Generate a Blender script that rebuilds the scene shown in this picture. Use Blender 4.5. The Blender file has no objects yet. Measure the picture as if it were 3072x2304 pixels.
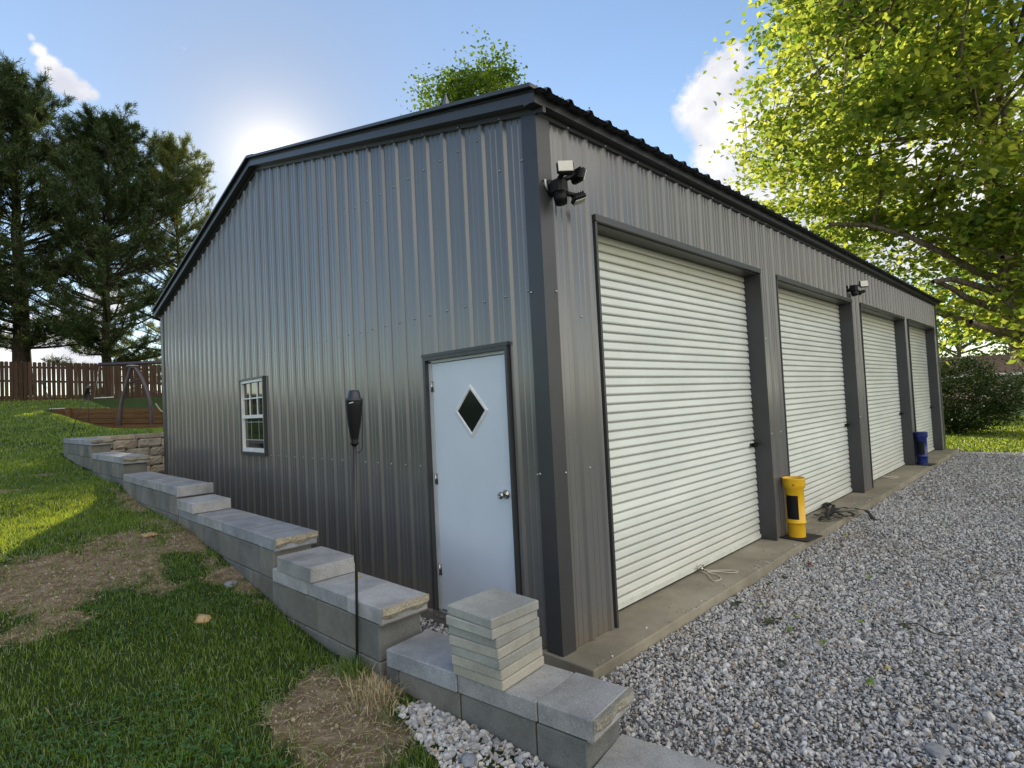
import bpy, math, random
import numpy as np
from math import sin, cos, pi, radians
from mathutils import Vector, Matrix, Euler
random.seed(7)
RNG = np.random.default_rng(11)
S = bpy.context.scene
COL = S.collection

# ------------------------------------------------------------------ camera
CAM = Vector((-2.876, -2.534, 1.690))
cd = bpy.data.cameras.new('camera'); cam = bpy.data.objects.new('camera', cd); COL.objects.link(cam)
FW = Vector((0.70514, 0.70806, 0.03474)).normalized()
RT = Vector((0.70927, -0.70324, -0.04921)); RT = (RT - FW * RT.dot(FW)).normalized()
UP = RT.cross(FW)
cam.matrix_world = Matrix(((RT.x, UP.x, -FW.x, CAM.x), (RT.y, UP.y, -FW.y, CAM.y), (RT.z, UP.z, -FW.z, CAM.z), (0, 0, 0, 1)))
cd.sensor_width = 36; cd.lens = 36 * 1692.8 / 3072; cd.clip_start = 0.05; cd.clip_end = 2000
S.camera = cam
S.render.resolution_x = 1024; S.render.resolution_y = 768

# ------------------------------------------------------------------ light
S.view_settings.view_transform = 'Standard'; S.view_settings.look = 'None'
S.view_settings.exposure = 0.50; S.view_settings.gamma = 1
S.view_settings.use_curve_mapping = False
SKY_STRENGTH = 0.145
SUN_AZ, SUN_EL = radians(67.2), radians(22.6)      # azimuth from +x towards +y
W = bpy.data.worlds.new('World'); S.world = W; W.use_nodes = True
nt = W.node_tree; nt.nodes.clear()
def N(t, **k):
    n = nt.nodes.new(t)
    for a, b in k.items(): setattr(n, a, b)
    return n
wo = N('ShaderNodeOutputWorld'); sky = N('ShaderNodeTexSky'); sky.sky_type = 'NISHITA'; sky.sun_disc = False
sky.sun_elevation = SUN_EL; sky.sun_rotation = pi / 2 - SUN_AZ
sky.altitude = 200; sky.air_density = 1.0; sky.dust_density = 0.05; sky.ozone_density = 1.0
bg = N('ShaderNodeBackground'); bg.inputs[1].default_value = SKY_STRENGTH
bc = N('ShaderNodeBackground'); bc.inputs[0].default_value = (1, .975, .96, 1); bc.inputs[1].default_value = 0.80
tc = N('ShaderNodeTexCoord')
no = N('ShaderNodeTexNoise'); no.inputs['Scale'].default_value = 15; no.inputs['Detail'].default_value = 9; no.inputs['Roughness'].default_value = .62
nt.links.new(tc.outputs['Generated'], no.inputs['Vector'])
def M(op, a, b=None, c=None, clamp=False):
    n = N('ShaderNodeMath', operation=op); n.use_clamp = clamp
    for i, v in enumerate((a, b, c)):
        if v is None: continue
        if isinstance(v, (int, float)): n.inputs[i].default_value = v
        else: nt.links.new(v, n.inputs[i])
    return n.outputs[0]
v0_ = N('ShaderNodeVectorMath', operation='DOT_PRODUCT'); nt.links.new(tc.outputs['Generated'], v0_.inputs[0]); v0_.inputs[1].default_value = (cos(SUN_EL) * cos(SUN_AZ), cos(SUN_EL) * sin(SUN_AZ), sin(SUN_EL))
a0_ = M('ARCCOSINE', M('MINIMUM', v0_.outputs['Value'], 0.999999))
sc_ = N('ShaderNodeVectorMath', operation='SCALE'); nt.links.new(sky.outputs[0], sc_.inputs[0]); nt.links.new(M('SUBTRACT', 1.08, M('MULTIPLY', M('EXPONENT', M('MULTIPLY', a0_, -4.0)), .82)), sc_.inputs['Scale']); nt.links.new(sc_.outputs[0], bg.inputs[0])
noise_amp = M('MULTIPLY', M('SUBTRACT', no.outputs[0], .5), .26)
LOBES = [(0.8147, 0.331, 0.4762, 0.0266), (0.8147, 0.3605, 0.4543, 0.0344), (0.8362, 0.3464, 0.4252, 0.0509), (0.8665, 0.3321, 0.3727, 0.0565), (0.8451, 0.3743, 0.3818, 0.029), (0.9026, 0.2653, 0.3389, 0.1084), (0.9, 0.1636, 0.4039, 0.0671), (0.9578, 0.1577, 0.2404, 0.0922), (0.952, 0.0702, 0.2981, 0.0739), (0.9099, 0.3046, 0.2816, 0.0572), (0.0745, 0.876, 0.4765, 0.0047), (0.0826, 0.8811, 0.4657, 0.0083), (0.0942, 0.8871, 0.452, 0.0127), (0.1076, 0.8907, 0.4416, 0.0145), (0.1213, 0.8922, 0.435, 0.0111), (0.1352, 0.8916, 0.4322, 0.0068), (0.0659, 0.9919, 0.1082, 0.0447), (0.133, 0.9839, 0.1192, 0.0477), (0.163, 0.9707, 0.1766, 0.0358), (0.2306, 0.832, 0.505, 0.002)]
mask = None
for x, y, z, r in LOBES:
    vd = N('ShaderNodeVectorMath', operation='DOT_PRODUCT'); nt.links.new(tc.outputs['Generated'], vd.inputs[0])
    vd.inputs[1].default_value = Vector((x, y, z)).normalized()
    ang = M('ARCCOSINE', M('MINIMUM', vd.outputs['Value'], 0.999999))
    r *= 1.5 if x > .7 else (1.35 if r < .02 else 1.2)
    amp = min(.75, r * 22)
    dd = M('ADD', M('SUBTRACT', r, ang), M('MULTIPLY', noise_amp, amp * .55))
    f = M('DIVIDE', dd, max(.006, r * .35), clamp=True)
    mask = f if mask is None else M('MAXIMUM', mask, f)
no2 = N('ShaderNodeTexNoise'); no2.inputs['Scale'].default_value = 14; no2.inputs['Detail'].default_value = 6
nt.links.new(tc.outputs['Generated'], no2.inputs['Vector'])
rmp = N('ShaderNodeValToRGB'); rmp.color_ramp.elements[0].position = .35; rmp.color_ramp.elements[0].color = (.62, .64, .72, 1)
rmp.color_ramp.elements[1].position = .62; rmp.color_ramp.elements[1].color = (1, .97, .95, 1)
nt.links.new(no2.outputs[0], rmp.inputs[0]); nt.links.new(rmp.outputs[0], bc.inputs[0])
mx = N('ShaderNodeMixShader'); nt.links.new(M('MULTIPLY', mask, .95), mx.inputs[0])
nt.links.new(bg.outputs[0], mx.inputs[1]); nt.links.new(bc.outputs[0], mx.inputs[2])
# unseen bright cloud bank away from the sun, added as fill light
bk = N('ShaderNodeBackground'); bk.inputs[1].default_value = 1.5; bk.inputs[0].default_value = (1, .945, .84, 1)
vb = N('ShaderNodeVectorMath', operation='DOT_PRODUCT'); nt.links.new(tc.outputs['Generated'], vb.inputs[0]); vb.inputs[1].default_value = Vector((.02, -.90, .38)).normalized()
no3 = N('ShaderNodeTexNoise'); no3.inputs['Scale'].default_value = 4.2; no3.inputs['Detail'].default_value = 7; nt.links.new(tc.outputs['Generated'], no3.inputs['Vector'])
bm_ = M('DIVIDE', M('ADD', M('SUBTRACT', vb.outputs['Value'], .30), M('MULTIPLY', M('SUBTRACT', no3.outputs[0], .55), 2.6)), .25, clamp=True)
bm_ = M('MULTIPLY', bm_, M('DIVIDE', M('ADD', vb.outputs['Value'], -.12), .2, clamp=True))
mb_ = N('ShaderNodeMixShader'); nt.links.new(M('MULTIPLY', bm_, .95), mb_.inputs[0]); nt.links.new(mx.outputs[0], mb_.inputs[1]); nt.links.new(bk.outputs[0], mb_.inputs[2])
# aureole of hazy air round the low sun
vs_ = N('ShaderNodeVectorMath', operation='DOT_PRODUCT'); nt.links.new(tc.outputs['Generated'], vs_.inputs[0]); vs_.inputs[1].default_value = (cos(SUN_EL) * cos(SUN_AZ), cos(SUN_EL) * sin(SUN_AZ), sin(SUN_EL))
an = M('ARCCOSINE', M('MINIMUM', vs_.outputs['Value'], 0.999999))
gl_ = M('ADD', M('MULTIPLY', M('EXPONENT', M('MULTIPLY', an, -24.0)), 1.5), M('MULTIPLY', M('EXPONENT', M('MULTIPLY', an, -5.0)), .12))
ag = N('ShaderNodeBackground'); ag.inputs[0].default_value = (1, .88, .72, 1); nt.links.new(gl_, ag.inputs[1])
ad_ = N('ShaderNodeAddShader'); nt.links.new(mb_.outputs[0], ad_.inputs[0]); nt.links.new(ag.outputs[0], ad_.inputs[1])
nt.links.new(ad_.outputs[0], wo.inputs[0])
sl = bpy.data.lights.new('sun', 'SUN'); sl.energy = 5.0; sl.angle = radians(.55); sl.color = (1, .9, .74)
so = bpy.data.objects.new('sun', sl); COL.objects.link(so)
SUND = Vector((cos(SUN_EL) * cos(SUN_AZ), cos(SUN_EL) * sin(SUN_AZ), sin(SUN_EL)))
so.rotation_euler = SUND.to_track_quat('Z', 'Y').to_euler(); so.location = (0, 0, 30)

# ------------------------------------------------------------------ helpers
def fastmesh(name, verts, faces_list):
    me = bpy.data.meshes.new(name)
    verts = np.asarray(verts, np.float32)
    me.vertices.add(len(verts)); me.vertices.foreach_set('co', verts.ravel())
    tot = [np.full(len(f), f.shape[1], np.int32) for f in faces_list if len(f)]
    loops = np.concatenate([f.ravel() for f in faces_list if len(f)]).astype(np.int32)
    tot = np.concatenate(tot); start = np.concatenate([[0], np.cumsum(tot)[:-1]]).astype(np.int32)
    me.loops.add(len(loops)); me.loops.foreach_set('vertex_index', loops)
    me.polygons.add(len(tot)); me.polygons.foreach_set('loop_start', start); me.polygons.foreach_set('loop_total', tot)
    me.update(calc_edges=True)
    return me
class MB:
    def __init__(s): s.v = []; s.f = []; s.sm = []; s.mi = []
    def add(s, vs, fs, smooth=False, mi=0):
        o = len(s.v); s.v += [tuple(v) for v in vs]
        for f in fs: s.f.append(tuple(i + o for i in f)); s.sm.append(smooth); s.mi.append(mi)
        return s
    def box(s, a, b, mi=0, m=None):
        x0, y0, z0 = a; x1, y1, z1 = b
        vs = [Vector(v) for v in ((x0, y0, z0), (x1, y0, z0), (x1, y1, z0), (x0, y1, z0), (x0, y0, z1), (x1, y0, z1), (x1, y1, z1), (x0, y1, z1))]
        if m is not None: vs = [m @ v for v in vs]
        return s.add(vs, [(0, 3, 2, 1), (4, 5, 6, 7), (0, 1, 5, 4), (1, 2, 6, 5), (2, 3, 7, 6), (3, 0, 4, 7)], False, mi)
    def cbox(s, a, b, c=.004, m=None, mi=0):          # box with bevelled edges
        x0, y0, z0 = a; x1, y1, z1 = b; vs = []; idx = {}
        for i, x in enumerate((x0, x1)):
            for j, y in enumerate((y0, y1)):
                for k, z in enumerate((z0, z1)):
                    sx = c if i == 0 else -c; sy = c if j == 0 else -c; sz = c if k == 0 else -c
                    for ax, p in (('x', (x, y + sy, z + sz)), ('y', (x + sx, y, z + sz)), ('z', (x + sx, y + sy, z))):
                        idx[(i, j, k, ax)] = len(vs); vs.append(Vector(p))
        fs = []
        for i in (0, 1):
            q = [idx[(i, 0, 0, 'x')], idx[(i, 1, 0, 'x')], idx[(i, 1, 1, 'x')], idx[(i, 0, 1, 'x')]]; fs.append(q if i else q[::-1])
            q = [idx[(0, i, 0, 'y')], idx[(0, i, 1, 'y')], idx[(1, i, 1, 'y')], idx[(1, i, 0, 'y')]]; fs.append(q if i else q[::-1])
            q = [idx[(0, 0, i, 'z')], idx[(1, 0, i, 'z')], idx[(1, 1, i, 'z')], idx[(0, 1, i, 'z')]]; fs.append(q if i else q[::-1])
        for i in (0, 1):
            for j in (0, 1):
                def q4(p): fs.append(p)
                q4([idx[(i, j, 0, 'x')], idx[(i, j, 1, 'x')], idx[(i, j, 1, 'y')], idx[(i, j, 0, 'y')]])
                q4([idx[(i, 0, j, 'x')], idx[(i, 1, j, 'x')], idx[(i, 1, j, 'z')], idx[(i, 0, j, 'z')]])
                q4([idx[(0, i, j, 'y')], idx[(1, i, j, 'y')], idx[(1, i, j, 'z')], idx[(0, i, j, 'z')]])
                for k in (0, 1): fs.append([idx[(i, j, k, 'x')], idx[(i, j, k, 'y')], idx[(i, j, k, 'z')]])
        if m is not None: vs = [m @ v for v in vs]
        return s.add(vs, fs, False, mi)
    def quad(s, a, b, c, d, mi=0): return s.add([a, b, c, d], [(0, 1, 2, 3)], False, mi)
    def tube(s, pts, rad, n=8, smooth=True, cap=True, mi=0):
        pts = [Vector(p) for p in pts]; k = len(pts)
        if not hasattr(rad, '__len__'): rad = [rad] * k
        vs = []; ref = None
        for i, p in enumerate(pts):
            d = (pts[min(i + 1, k - 1)] - pts[max(i - 1, 0)])
            d = d.normalized() if d.length > 1e-9 else Vector((0, 0, 1))
            if ref is None: ref = Vector((1, 0, 0)) if abs(d.x) < .8 else Vector((0, 1, 0))
            a = (ref - d * ref.dot(d)); a = a.normalized(); ref = a; b = d.cross(a)
            for j in range(n):
                t = 2 * pi * j / n; vs.append(p + (a * cos(t) + b * sin(t)) * rad[i])
        fs = [(i * n + j, i * n + (j + 1) % n, (i + 1) * n + (j + 1) % n, (i + 1) * n + j) for i in range(k - 1) for j in range(n)]
        if cap: fs += [tuple(range(n))[::-1], tuple((k - 1) * n + j for j in range(n))]
        return s.add(vs, fs, smooth, mi)
    def lathe(s, c, prof, n=24, smooth=True, mi=0):     # prof: (r, z) list
        c = Vector(c); vs = []; k = len(prof)
        for r, z in prof:
            for j in range(n):
                t = 2 * pi * j / n; vs.append(c + Vector((r * cos(t), r * sin(t), z)))
        fs = [(i * n + j, i * n + (j + 1) % n, (i + 1) * n + (j + 1) % n, (i + 1) * n + j) for i in range(k - 1) for j in range(n)]
        return s.add(vs, fs, smooth, mi)
    def prism(s, poly, axis, t0, t1, mi=0):             # polygon extruded along an axis
        n = len(poly)
        def P(p, t):
            return {'x': (t, p[0], p[1]), 'y': (p[0], t, p[1]), 'z': (p[0], p[1], t)}[axis]
        vs = [P(p, t0) for p in poly] + [P(p, t1) for p in poly]
        fs = [tuple(range(n))[::-1], tuple(range(n, 2 * n))] + [(i, (i + 1) % n, n + (i + 1) % n, n + i) for i in range(n)]
        return s.add(vs, fs, False, mi)
    def build(s, name, mat, parent=None):
        me = bpy.data.meshes.new(name)
        off = wloc(parent) if parent else Vector((0, 0, 0))
        me.from_pydata([(v[0] - off.x, v[1] - off.y, v[2] - off.z) for v in s.v], [], s.f)
        me.polygons.foreach_set('use_smooth', s.sm)
        for m in (mat if isinstance(mat, list) else [mat]): me.materials.append(m)
        me.polygons.foreach_set('material_index', s.mi)
        me.update()
        o = bpy.data.objects.new(name, me); COL.objects.link(o)
        if parent: o.parent = parent
        return o
def wloc(o):
    v = Vector((0, 0, 0))
    while o: v += o.location; o = o.parent
    return v
def tag(o, label=None, cat=None, group=None, kind=None):
    for k, v in (('label', label), ('category', cat), ('group', group), ('kind', kind)):
        if v: o[k] = v
    return o
def thing(name, label, cat, loc=(0, 0, 0), group=None):
    o = bpy.data.objects.new(name, None); COL.objects.link(o); o.location = loc; o.empty_display_size = .2
    return tag(o, label, cat, group)
def copy_tree(o, loc=None, label=None, parent=None):
    c = o.copy(); COL.objects.link(c); c.parent = parent
    if loc is not None: c.location = loc
    if label: c['label'] = label
    for ch in list(o.children): copy_tree(ch, parent=c)
    return c
def obj_np(name, verts, faces, mat, parent=None, smooth=False):
    off = wloc(parent) if parent else Vector((0, 0, 0))
    me = fastmesh(name, np.asarray(verts) - np.array(off[:]), faces)
    if smooth: me.polygons.foreach_set('use_smooth', np.ones(len(me.polygons), bool))
    me.materials.append(mat)
    o = bpy.data.objects.new(name, me); COL.objects.link(o)
    if parent: o.parent = parent
    return o
# value noise (vectorised)
_P = RNG.random((256, 256))
def vnoise(x, y, sc=1.0, seed=0):
    x = np.asarray(x, float) * sc + seed * 17.3 + 500; y = np.asarray(y, float) * sc + seed * 9.1 + 500
    xi = np.floor(x).astype(int); yi = np.floor(y).astype(int); fx = x - xi; fy = y - yi
    fx = fx * fx * (3 - 2 * fx); fy = fy * fy * (3 - 2 * fy)
    g = lambda a, b: _P[a % 256, b % 256]
    return (g(xi, yi) * (1 - fx) + g(xi + 1, yi) * fx) * (1 - fy) + (g(xi, yi + 1) * (1 - fx) + g(xi + 1, yi + 1) * fx) * fy
def sstep(a, b, x): t = np.clip((x - a) / (b - a), 0, 1); return t * t * (3 - 2 * t)

# ------------------------------------------------------------------ materials
class Mat:
    def __init__(s, name):
        s.m = bpy.data.materials.new(name); s.m.use_nodes = True; s.t = s.m.node_tree; s.b = s.t.nodes['Principled BSDF']; s.out = s.t.nodes['Material Output']
        s.c = None
    def n(s, t, **k):
        n = s.t.nodes.new(t)
        for a, b in k.items(): setattr(n, a, b)
        return n
    def l(s, a, b): s.t.links.new(a, b)
    def co(s, scale=(1, 1, 1), src='Object'):
        c = s.n('ShaderNodeTexCoord'); m = s.n('ShaderNodeMapping'); m.inputs['Scale'].default_value = scale
        s.l(c.outputs[src], m.inputs[0]); return m.outputs[0]
    def noise(s, scale, detail=4, rough=.55, vec=None, dist=0):
        n = s.n('ShaderNodeTexNoise'); n.inputs['Scale'].default_value = scale; n.inputs['Detail'].default_value = detail
        n.inputs['Roughness'].default_value = rough; n.inputs['Distortion'].default_value = dist
        s.l(vec if vec else s.co(), n.inputs['Vector']); return n.outputs[0]
    def ramp(s, f, stops, interp='LINEAR'):
        r = s.n('ShaderNodeValToRGB'); e = r.color_ramp.elements; r.color_ramp.interpolation = interp
        while len(e) < len(stops): e.new(.5)
        for i, (p, c) in enumerate(stops):
            e[i].position = p; e[i].color = (c[0], c[1], c[2], 1) if hasattr(c, '__len__') else (c, c, c, 1)
        s.l(f, r.inputs[0]); return r.outputs[0]
    def mix(s, f, a, b, mode='MIX'):
        m = s.n('ShaderNodeMix'); m.data_type = 'RGBA'; m.blend_type = mode
        for sock, v in ((m.inputs[0], f), (m.inputs[6], a), (m.inputs[7], b)):
            if isinstance(v, (int, float)): sock.default_value = v
            elif isinstance(v, tuple): sock.default_value = (*v[:3], 1)
            else: s.l(v, sock)
        return m.outputs[2]
    def math(s, op, a, b=0.0, clamp=False):
        m = s.n('ShaderNodeMath', operation=op); m.use_clamp = clamp
        for i, v in enumerate((a, b)):
            if isinstance(v, (int, float)): m.inputs[i].default_value = v
            else: s.l(v, m.inputs[i])
        return m.outputs[0]
    def bump(s, h, strength=.3, dist=.01, prev=None):
        b = s.n('ShaderNodeBump'); b.inputs['Strength'].default_value = strength; b.inputs['Distance'].default_value = dist
        s.l(h, b.inputs['Height'])
        if prev: s.l(prev, b.inputs['Normal'])
        s.l(b.outputs[0], s.b.inputs['Normal']); return b.outputs[0]
    def base(s, c):
        if isinstance(c, tuple): s.b.inputs['Base Color'].default_value = (*c[:3], 1)
        else: s.l(c, s.b.inputs['Base Color'])
        return s
    def set(s, rough=.5, metal=0, spec=.5, coat=0):
        s.b.inputs['Roughness'].default_value = rough; s.b.inputs['Metallic'].default_value = metal
        s.b.inputs['Specular IOR Level'].default_value = spec; s.b.inputs['Coat Weight'].default_value = coat
        return s
def simple(name, c, rough=.5, metal=0, spec=.5, var=.12, ns=6, bump=0, bscale=60):
    m = Mat(name); f = m.noise(ns, 5)
    m.base(m.ramp(f, [(.3, tuple(v * (1 - var) for v in c)), (.7, tuple(min(1, v * (1 + var)) for v in c))])).set(rough, metal, spec)
    if bump: m.bump(m.noise(bscale, 4), bump, .01)
    return m.m
def leafmat(name, d1, d2, tr1, tr2, mixf=.5, gloss=.06):
    m = Mat(name); g = m.n('ShaderNodeNewGeometry'); r = g.outputs['Random Per Island']
    big = m.noise(.55, 3)
    f = m.math('ADD', m.math('MULTIPLY', r, .6), m.math('MULTIPLY', big, .4))
    c1 = m.ramp(f, [(.2, d1), (.8, d2)]); c2 = m.ramp(f, [(.2, tr1), (.8, tr2)])
    a = m.n('ShaderNodeBsdfDiffuse'); b = m.n('ShaderNodeBsdfTranslucent'); m.l(c1, a.inputs[0]); m.l(c2, b.inputs[0])
    x = m.n('ShaderNodeMixShader'); x.inputs[0].default_value = mixf; m.l(a.outputs[0], x.inputs[1]); m.l(b.outputs[0], x.inputs[2])
    gl = m.n('ShaderNodeBsdfGlossy'); gl.inputs['Roughness'].default_value = .35; gl.inputs[0].default_value = (.9, .95, .9, 1)
    y = m.n('ShaderNodeMixShader'); y.inputs[0].default_value = gloss; m.l(x.outputs[0], y.inputs[1]); m.l(gl.outputs[0], y.inputs[2])
    m.l(y.outputs[0], m.out.inputs[0]); m.t.nodes.remove(m.b); return m.m

def mk_siding():
    m = Mat('siding'); v = m.co((1, 1, 1))
    c = m.ramp(m.noise(1.4, 3, vec=m.co((1, 1, .35))), [(.3, (.150, .151, .154)), (.7, (.180, .180, .180))])
    sx = m.n('ShaderNodeSeparateXYZ'); m.l(m.n('ShaderNodeTexCoord').outputs['Object'], sx.inputs[0])
    mud = m.ramp(m.math('ADD', sx.outputs['Z'], m.math('MULTIPLY', m.noise(7, 6, .7), .5)), [(.28, .55), (.52, 0.0)]); c = m.mix(mud, c, (.20, .165, .12))
    st_ = m.noise(6, 3, .6, m.co((2.5, 2.5, .12))); c = m.mix(m.ramp(st_, [(.62, 0.0), (.75, .35)]), c, (.26, .25, .23))
    m.base(c).set(.21, .25, .65)
    b1 = m.bump(m.noise(1.6, 0, vec=m.co((1.6, 1.6, .35))), .5, .03)
    m.bump(m.noise(260, 2), .06, .002, b1)
    return m.m
def mk_door_white():
    m = Mat('door_white'); n = m.noise(1.1, 4, vec=m.co((1, 1, 3)))
    c = m.ramp(n, [(.3, (.58, .625, .60)), (.7, (.70, .74, .715))])
    sx = m.n('ShaderNodeSeparateXYZ'); m.l(m.n('ShaderNodeTexCoord').outputs['Object'], sx.inputs[0]); d2 = m.noise(5, 5, .65, m.co((.6, 1, 2)))
    low = m.math('MULTIPLY', m.ramp(m.math('ADD', sx.outputs['Z'], m.math('MULTIPLY', d2, .5)), [(.3, .9), (1.0, 0.0)]), 1.0)
    hi = m.ramp(m.math('ADD', m.math('MULTIPLY', sx.outputs['Z'], .25), m.math('MULTIPLY', d2, .08)), [(.70, 0.0), (.78, .65)])
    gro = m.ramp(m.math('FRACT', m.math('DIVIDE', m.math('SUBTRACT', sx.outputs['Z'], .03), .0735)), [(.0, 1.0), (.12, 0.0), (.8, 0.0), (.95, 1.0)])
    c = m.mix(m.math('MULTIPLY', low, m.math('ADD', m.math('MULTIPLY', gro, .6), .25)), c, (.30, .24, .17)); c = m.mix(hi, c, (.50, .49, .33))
    c = m.mix(m.math('MULTIPLY', gro, .5), c, (.30, .29, .25))  # shade of the slat grooves put into the colour, full door height
    m.base(c).set(.33, 0, .5)
    m.bump(m.noise(2.5, 2, vec=m.co((1.5, 1, .6))), .25, .015)
    return m.m
def mk_concrete(name, c, var=.25, rough=.9, fleck=.5, bump=.5, sc=1.0):
    m = Mat(name); o = m.n('ShaderNodeObjectInfo'); v = m.n('ShaderNodeTexCoord').outputs['Object']
    ad = m.n('ShaderNodeVectorMath', operation='ADD'); m.l(v, ad.inputs[0]); m.l(o.outputs['Random'], ad.inputs[1]); vv = ad.outputs[0]
    f = m.noise(4 * sc, 6, .6, vv)
    a = m.ramp(f, [(.3, tuple(x * (1 - var) for x in c)), (.7, tuple(x * (1 + var) for x in c))])
    t = m.ramp(o.outputs['Random'], [(0, (.70, .74, .80)), (.35, (.95, .97, 1.0)), (.65, (1, .97, .92)), (1, (1.2, 1.17, 1.12))])
    a = m.mix(1.0, a, t, 'MULTIPLY')
    bl = m.noise(1.7 * sc, 5, .7, vv); a = m.mix(m.ramp(bl, [(.5, 0.0), (.75, .5)]), a, tuple(min(1, x * 1.7 + .03) for x in c)); a = m.mix(m.ramp(bl, [(.28, .55), (.45, 0.0)]), a, tuple(x * .55 for x in c))
    fl = m.noise(140 * sc, 3, .7, vv); a = m.mix(m.math('MULTIPLY', m.ramp(fl, [(.56, 0.0), (.68, 1.0)]), fleck), a, tuple(min(1, x * 1.9) for x in c))
    fd = m.noise(110 * sc, 3, .7, vv); a = m.mix(m.math('MULTIPLY', m.ramp(fd, [(.34, 1.0), (.44, 0.0)]), fleck), a, tuple(x * .45 for x in c))
    m.base(a).set(rough, 0, .3)
    b = m.bump(m.noise(120 * sc, 5, .7, vv), bump, .004); m.bump(m.noise(14 * sc, 4, .6, vv), bump * .5, .01, b)
    return m.m
def mk_soil():
    m = Mat('lawn_soil'); at = m.n('ShaderNodeAttribute'); at.attribute_name = 'dirt'
    n1 = m.noise(9, 8, .65); n2 = m.noise(90, 5, .7); gr = m.noise(1.4, 4)
    soil = m.ramp(n1, [(.3, (.15, .11, .07)), (.5, (.25, .185, .12)), (.66, (.36, .29, .20)), (.8, (.26, .16, .09))])
    vo = m.n('ShaderNodeTexVoronoi'); vo.inputs['Scale'].default_value = 55; m.l(m.co(), vo.inputs['Vector'])
    soil = m.mix(m.ramp(vo.outputs['Distance'], [(.18, .65), (.3, 0.0)]), soil, (.38, .33, .26))
    grass = m.ramp(m.noise(160, 5, .7), [(.3, (.015, .030, .008)), (.6, (.035, .065, .014)), (.8, (.07, .10, .03))])
    grass = m.mix(m.math('MULTIPLY', gr, .4), grass, (.06, .085, .02))
    f = m.ramp(m.math('ADD', at.outputs['Fac'], m.math('MULTIPLY', m.math('SUBTRACT', n1, .5), .6)), [(.3, 0.0), (.55, 1.0)])
    m.base(m.mix(f, grass, soil)).set(.95, 0, .2)
    m.bump(m.noise(60, 6, .7), .9, .03)
    return m.m
def mk_gravel(name='gravel_bed_surface'):
    m = Mat(name); vo = m.n('ShaderNodeTexVoronoi'); vo.inputs['Scale'].default_value = 42; vo.inputs['Randomness'].default_value = 1
    m.l(m.co(), vo.inputs['Vector'])
    c = m.ramp(vo.outputs['Color'], [(.1, (.14, .14, .15)), (.35, (.30, .30, .31)), (.6, (.42, .415, .42)), (.8, (.5, .485, .45)), (.95, (.34, .26, .18))])
    d = m.ramp(vo.outputs['Distance'], [(.25, 1.0), (.55, .25)])
    c = m.mix(1.0, c, d, 'MULTIPLY')
    m.base(c).set(.85, 0, .3)
    h = m.math('SUBTRACT', 1.0, vo.outputs['Distance']); m.bump(h, 1.0, .025)
    return m.m
def mk_stone():
    m = Mat('stone_bits'); o = m.n('ShaderNodeObjectInfo')
    c = m.ramp(o.outputs['Random'], [(0, (.18, .185, .20)), (.18, (.32, .325, .35)), (.4, (.46, .465, .49)), (.6, (.57, .575, .60)), (.74, (.47, .43, .39)), (.86, (.66, .655, .65)), (.93, (.36, .26, .16)), (1, (.22, .22, .24))])
    c = m.mix(m.math('MULTIPLY', m.noise(80, 4), .3), c, (.5, .5, .5)); ge = m.n('ShaderNodeNewGeometry'); pn = m.noise(1.3, 4, .6, ge.outputs['Position']); c = m.mix(m.ramp(pn, [(.58, 0.0), (.72, .5)]), c, (.30, .25, .17)); c = m.mix(m.ramp(pn, [(.28, .35), (.42, 0.0)]), c, (.16, .16, .17)); m.base(c).set(.75, 0, .35)
    m.bump(m.noise(150, 4), .4, .002)
    return m.m
def mk_wood(name, c, dark=.5, sc=(30, 30, 2), rough=.85):
    m = Mat(name); o = m.n('ShaderNodeNewGeometry'); f = m.noise(1, 6, .65, m.co(sc))
    a = m.ramp(f, [(.3, tuple(x * dark for x in c)), (.7, tuple(x * 1.25 for x in c))])
    a = m.mix(1.0, a, m.ramp(o.outputs['Random Per Island'], [(0, .65), (1, 1.25)]), 'MULTIPLY')
    m.base(a).set(rough, 0, .25); m.bump(f, .4, .006); return m.m
def mk_bark(name, a, b):
    m = Mat(name); f = m.noise(5, 7, .7, m.co((2.5, 2.5, .8)))
    m.base(m.ramp(f, [(.35, a), (.6, b)])).set(.95, 0, .2); m.bump(f, .9, .06); return m.m
def mk_glass():
    m = Mat('dark_glass'); m.base((.012, .014, .013)).set(.05, 0, .7); return m.m

SIDING = mk_siding(); TRIM = simple('dark_trim', (.055, .056, .06), .38, .2, .5, .1, 3, .05, 20)
ROOFM = simple('roof_metal', (.075, .075, .08), .36, .3, .5, .1, 2); BLACK = simple('black_plastic', (.006, .006, .007), .5, 0, .25)
DOORW = mk_door_white(); PAINTW = simple('white_door_paint', (.62, .68, .76), .38, 0, .5, .04, 2, .03, 40)
VINYL = simple('white_vinyl', (.72, .73, .74), .35); LENS = simple('lamp_lens', (.62, .60, .53), .3); GLASS = mk_glass()
STEEL = simple('brushed_steel', (.45, .44, .42), .22, 1.0); ZINC = simple('screw_zinc', (.42, .42, .44), .35, .9)
BLOCK = mk_concrete('block_concrete', (.155, .155, .145), .28); CAPM = mk_concrete('cap_concrete', (.275, .285, .305), .32, fleck=.6)
SPLIT = mk_concrete('split_face', (.31, .285, .23), .35, fleck=.9, bump=1.0); PAVER = mk_concrete('paver_concrete', (.34, .335, .305), .14, fleck=.35, bump=.35)
SLABM = mk_concrete('slab_concrete', (.245, .225, .18), .25, fleck=.2, bump=.3, sc=.5)
STONEW = mk_concrete('rock_face', (.30, .265, .215), .35, fleck=.7, bump=1.0)
SOIL = mk_soil(); GRAV = mk_gravel(); STONE = mk_stone()
FENCEW = mk_wood('fence_wood', (.062, .037, .024), .5); TIMBER = mk_wood('timber_wood', (.125, .068, .032), .5, (2, 2, 30))
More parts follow.
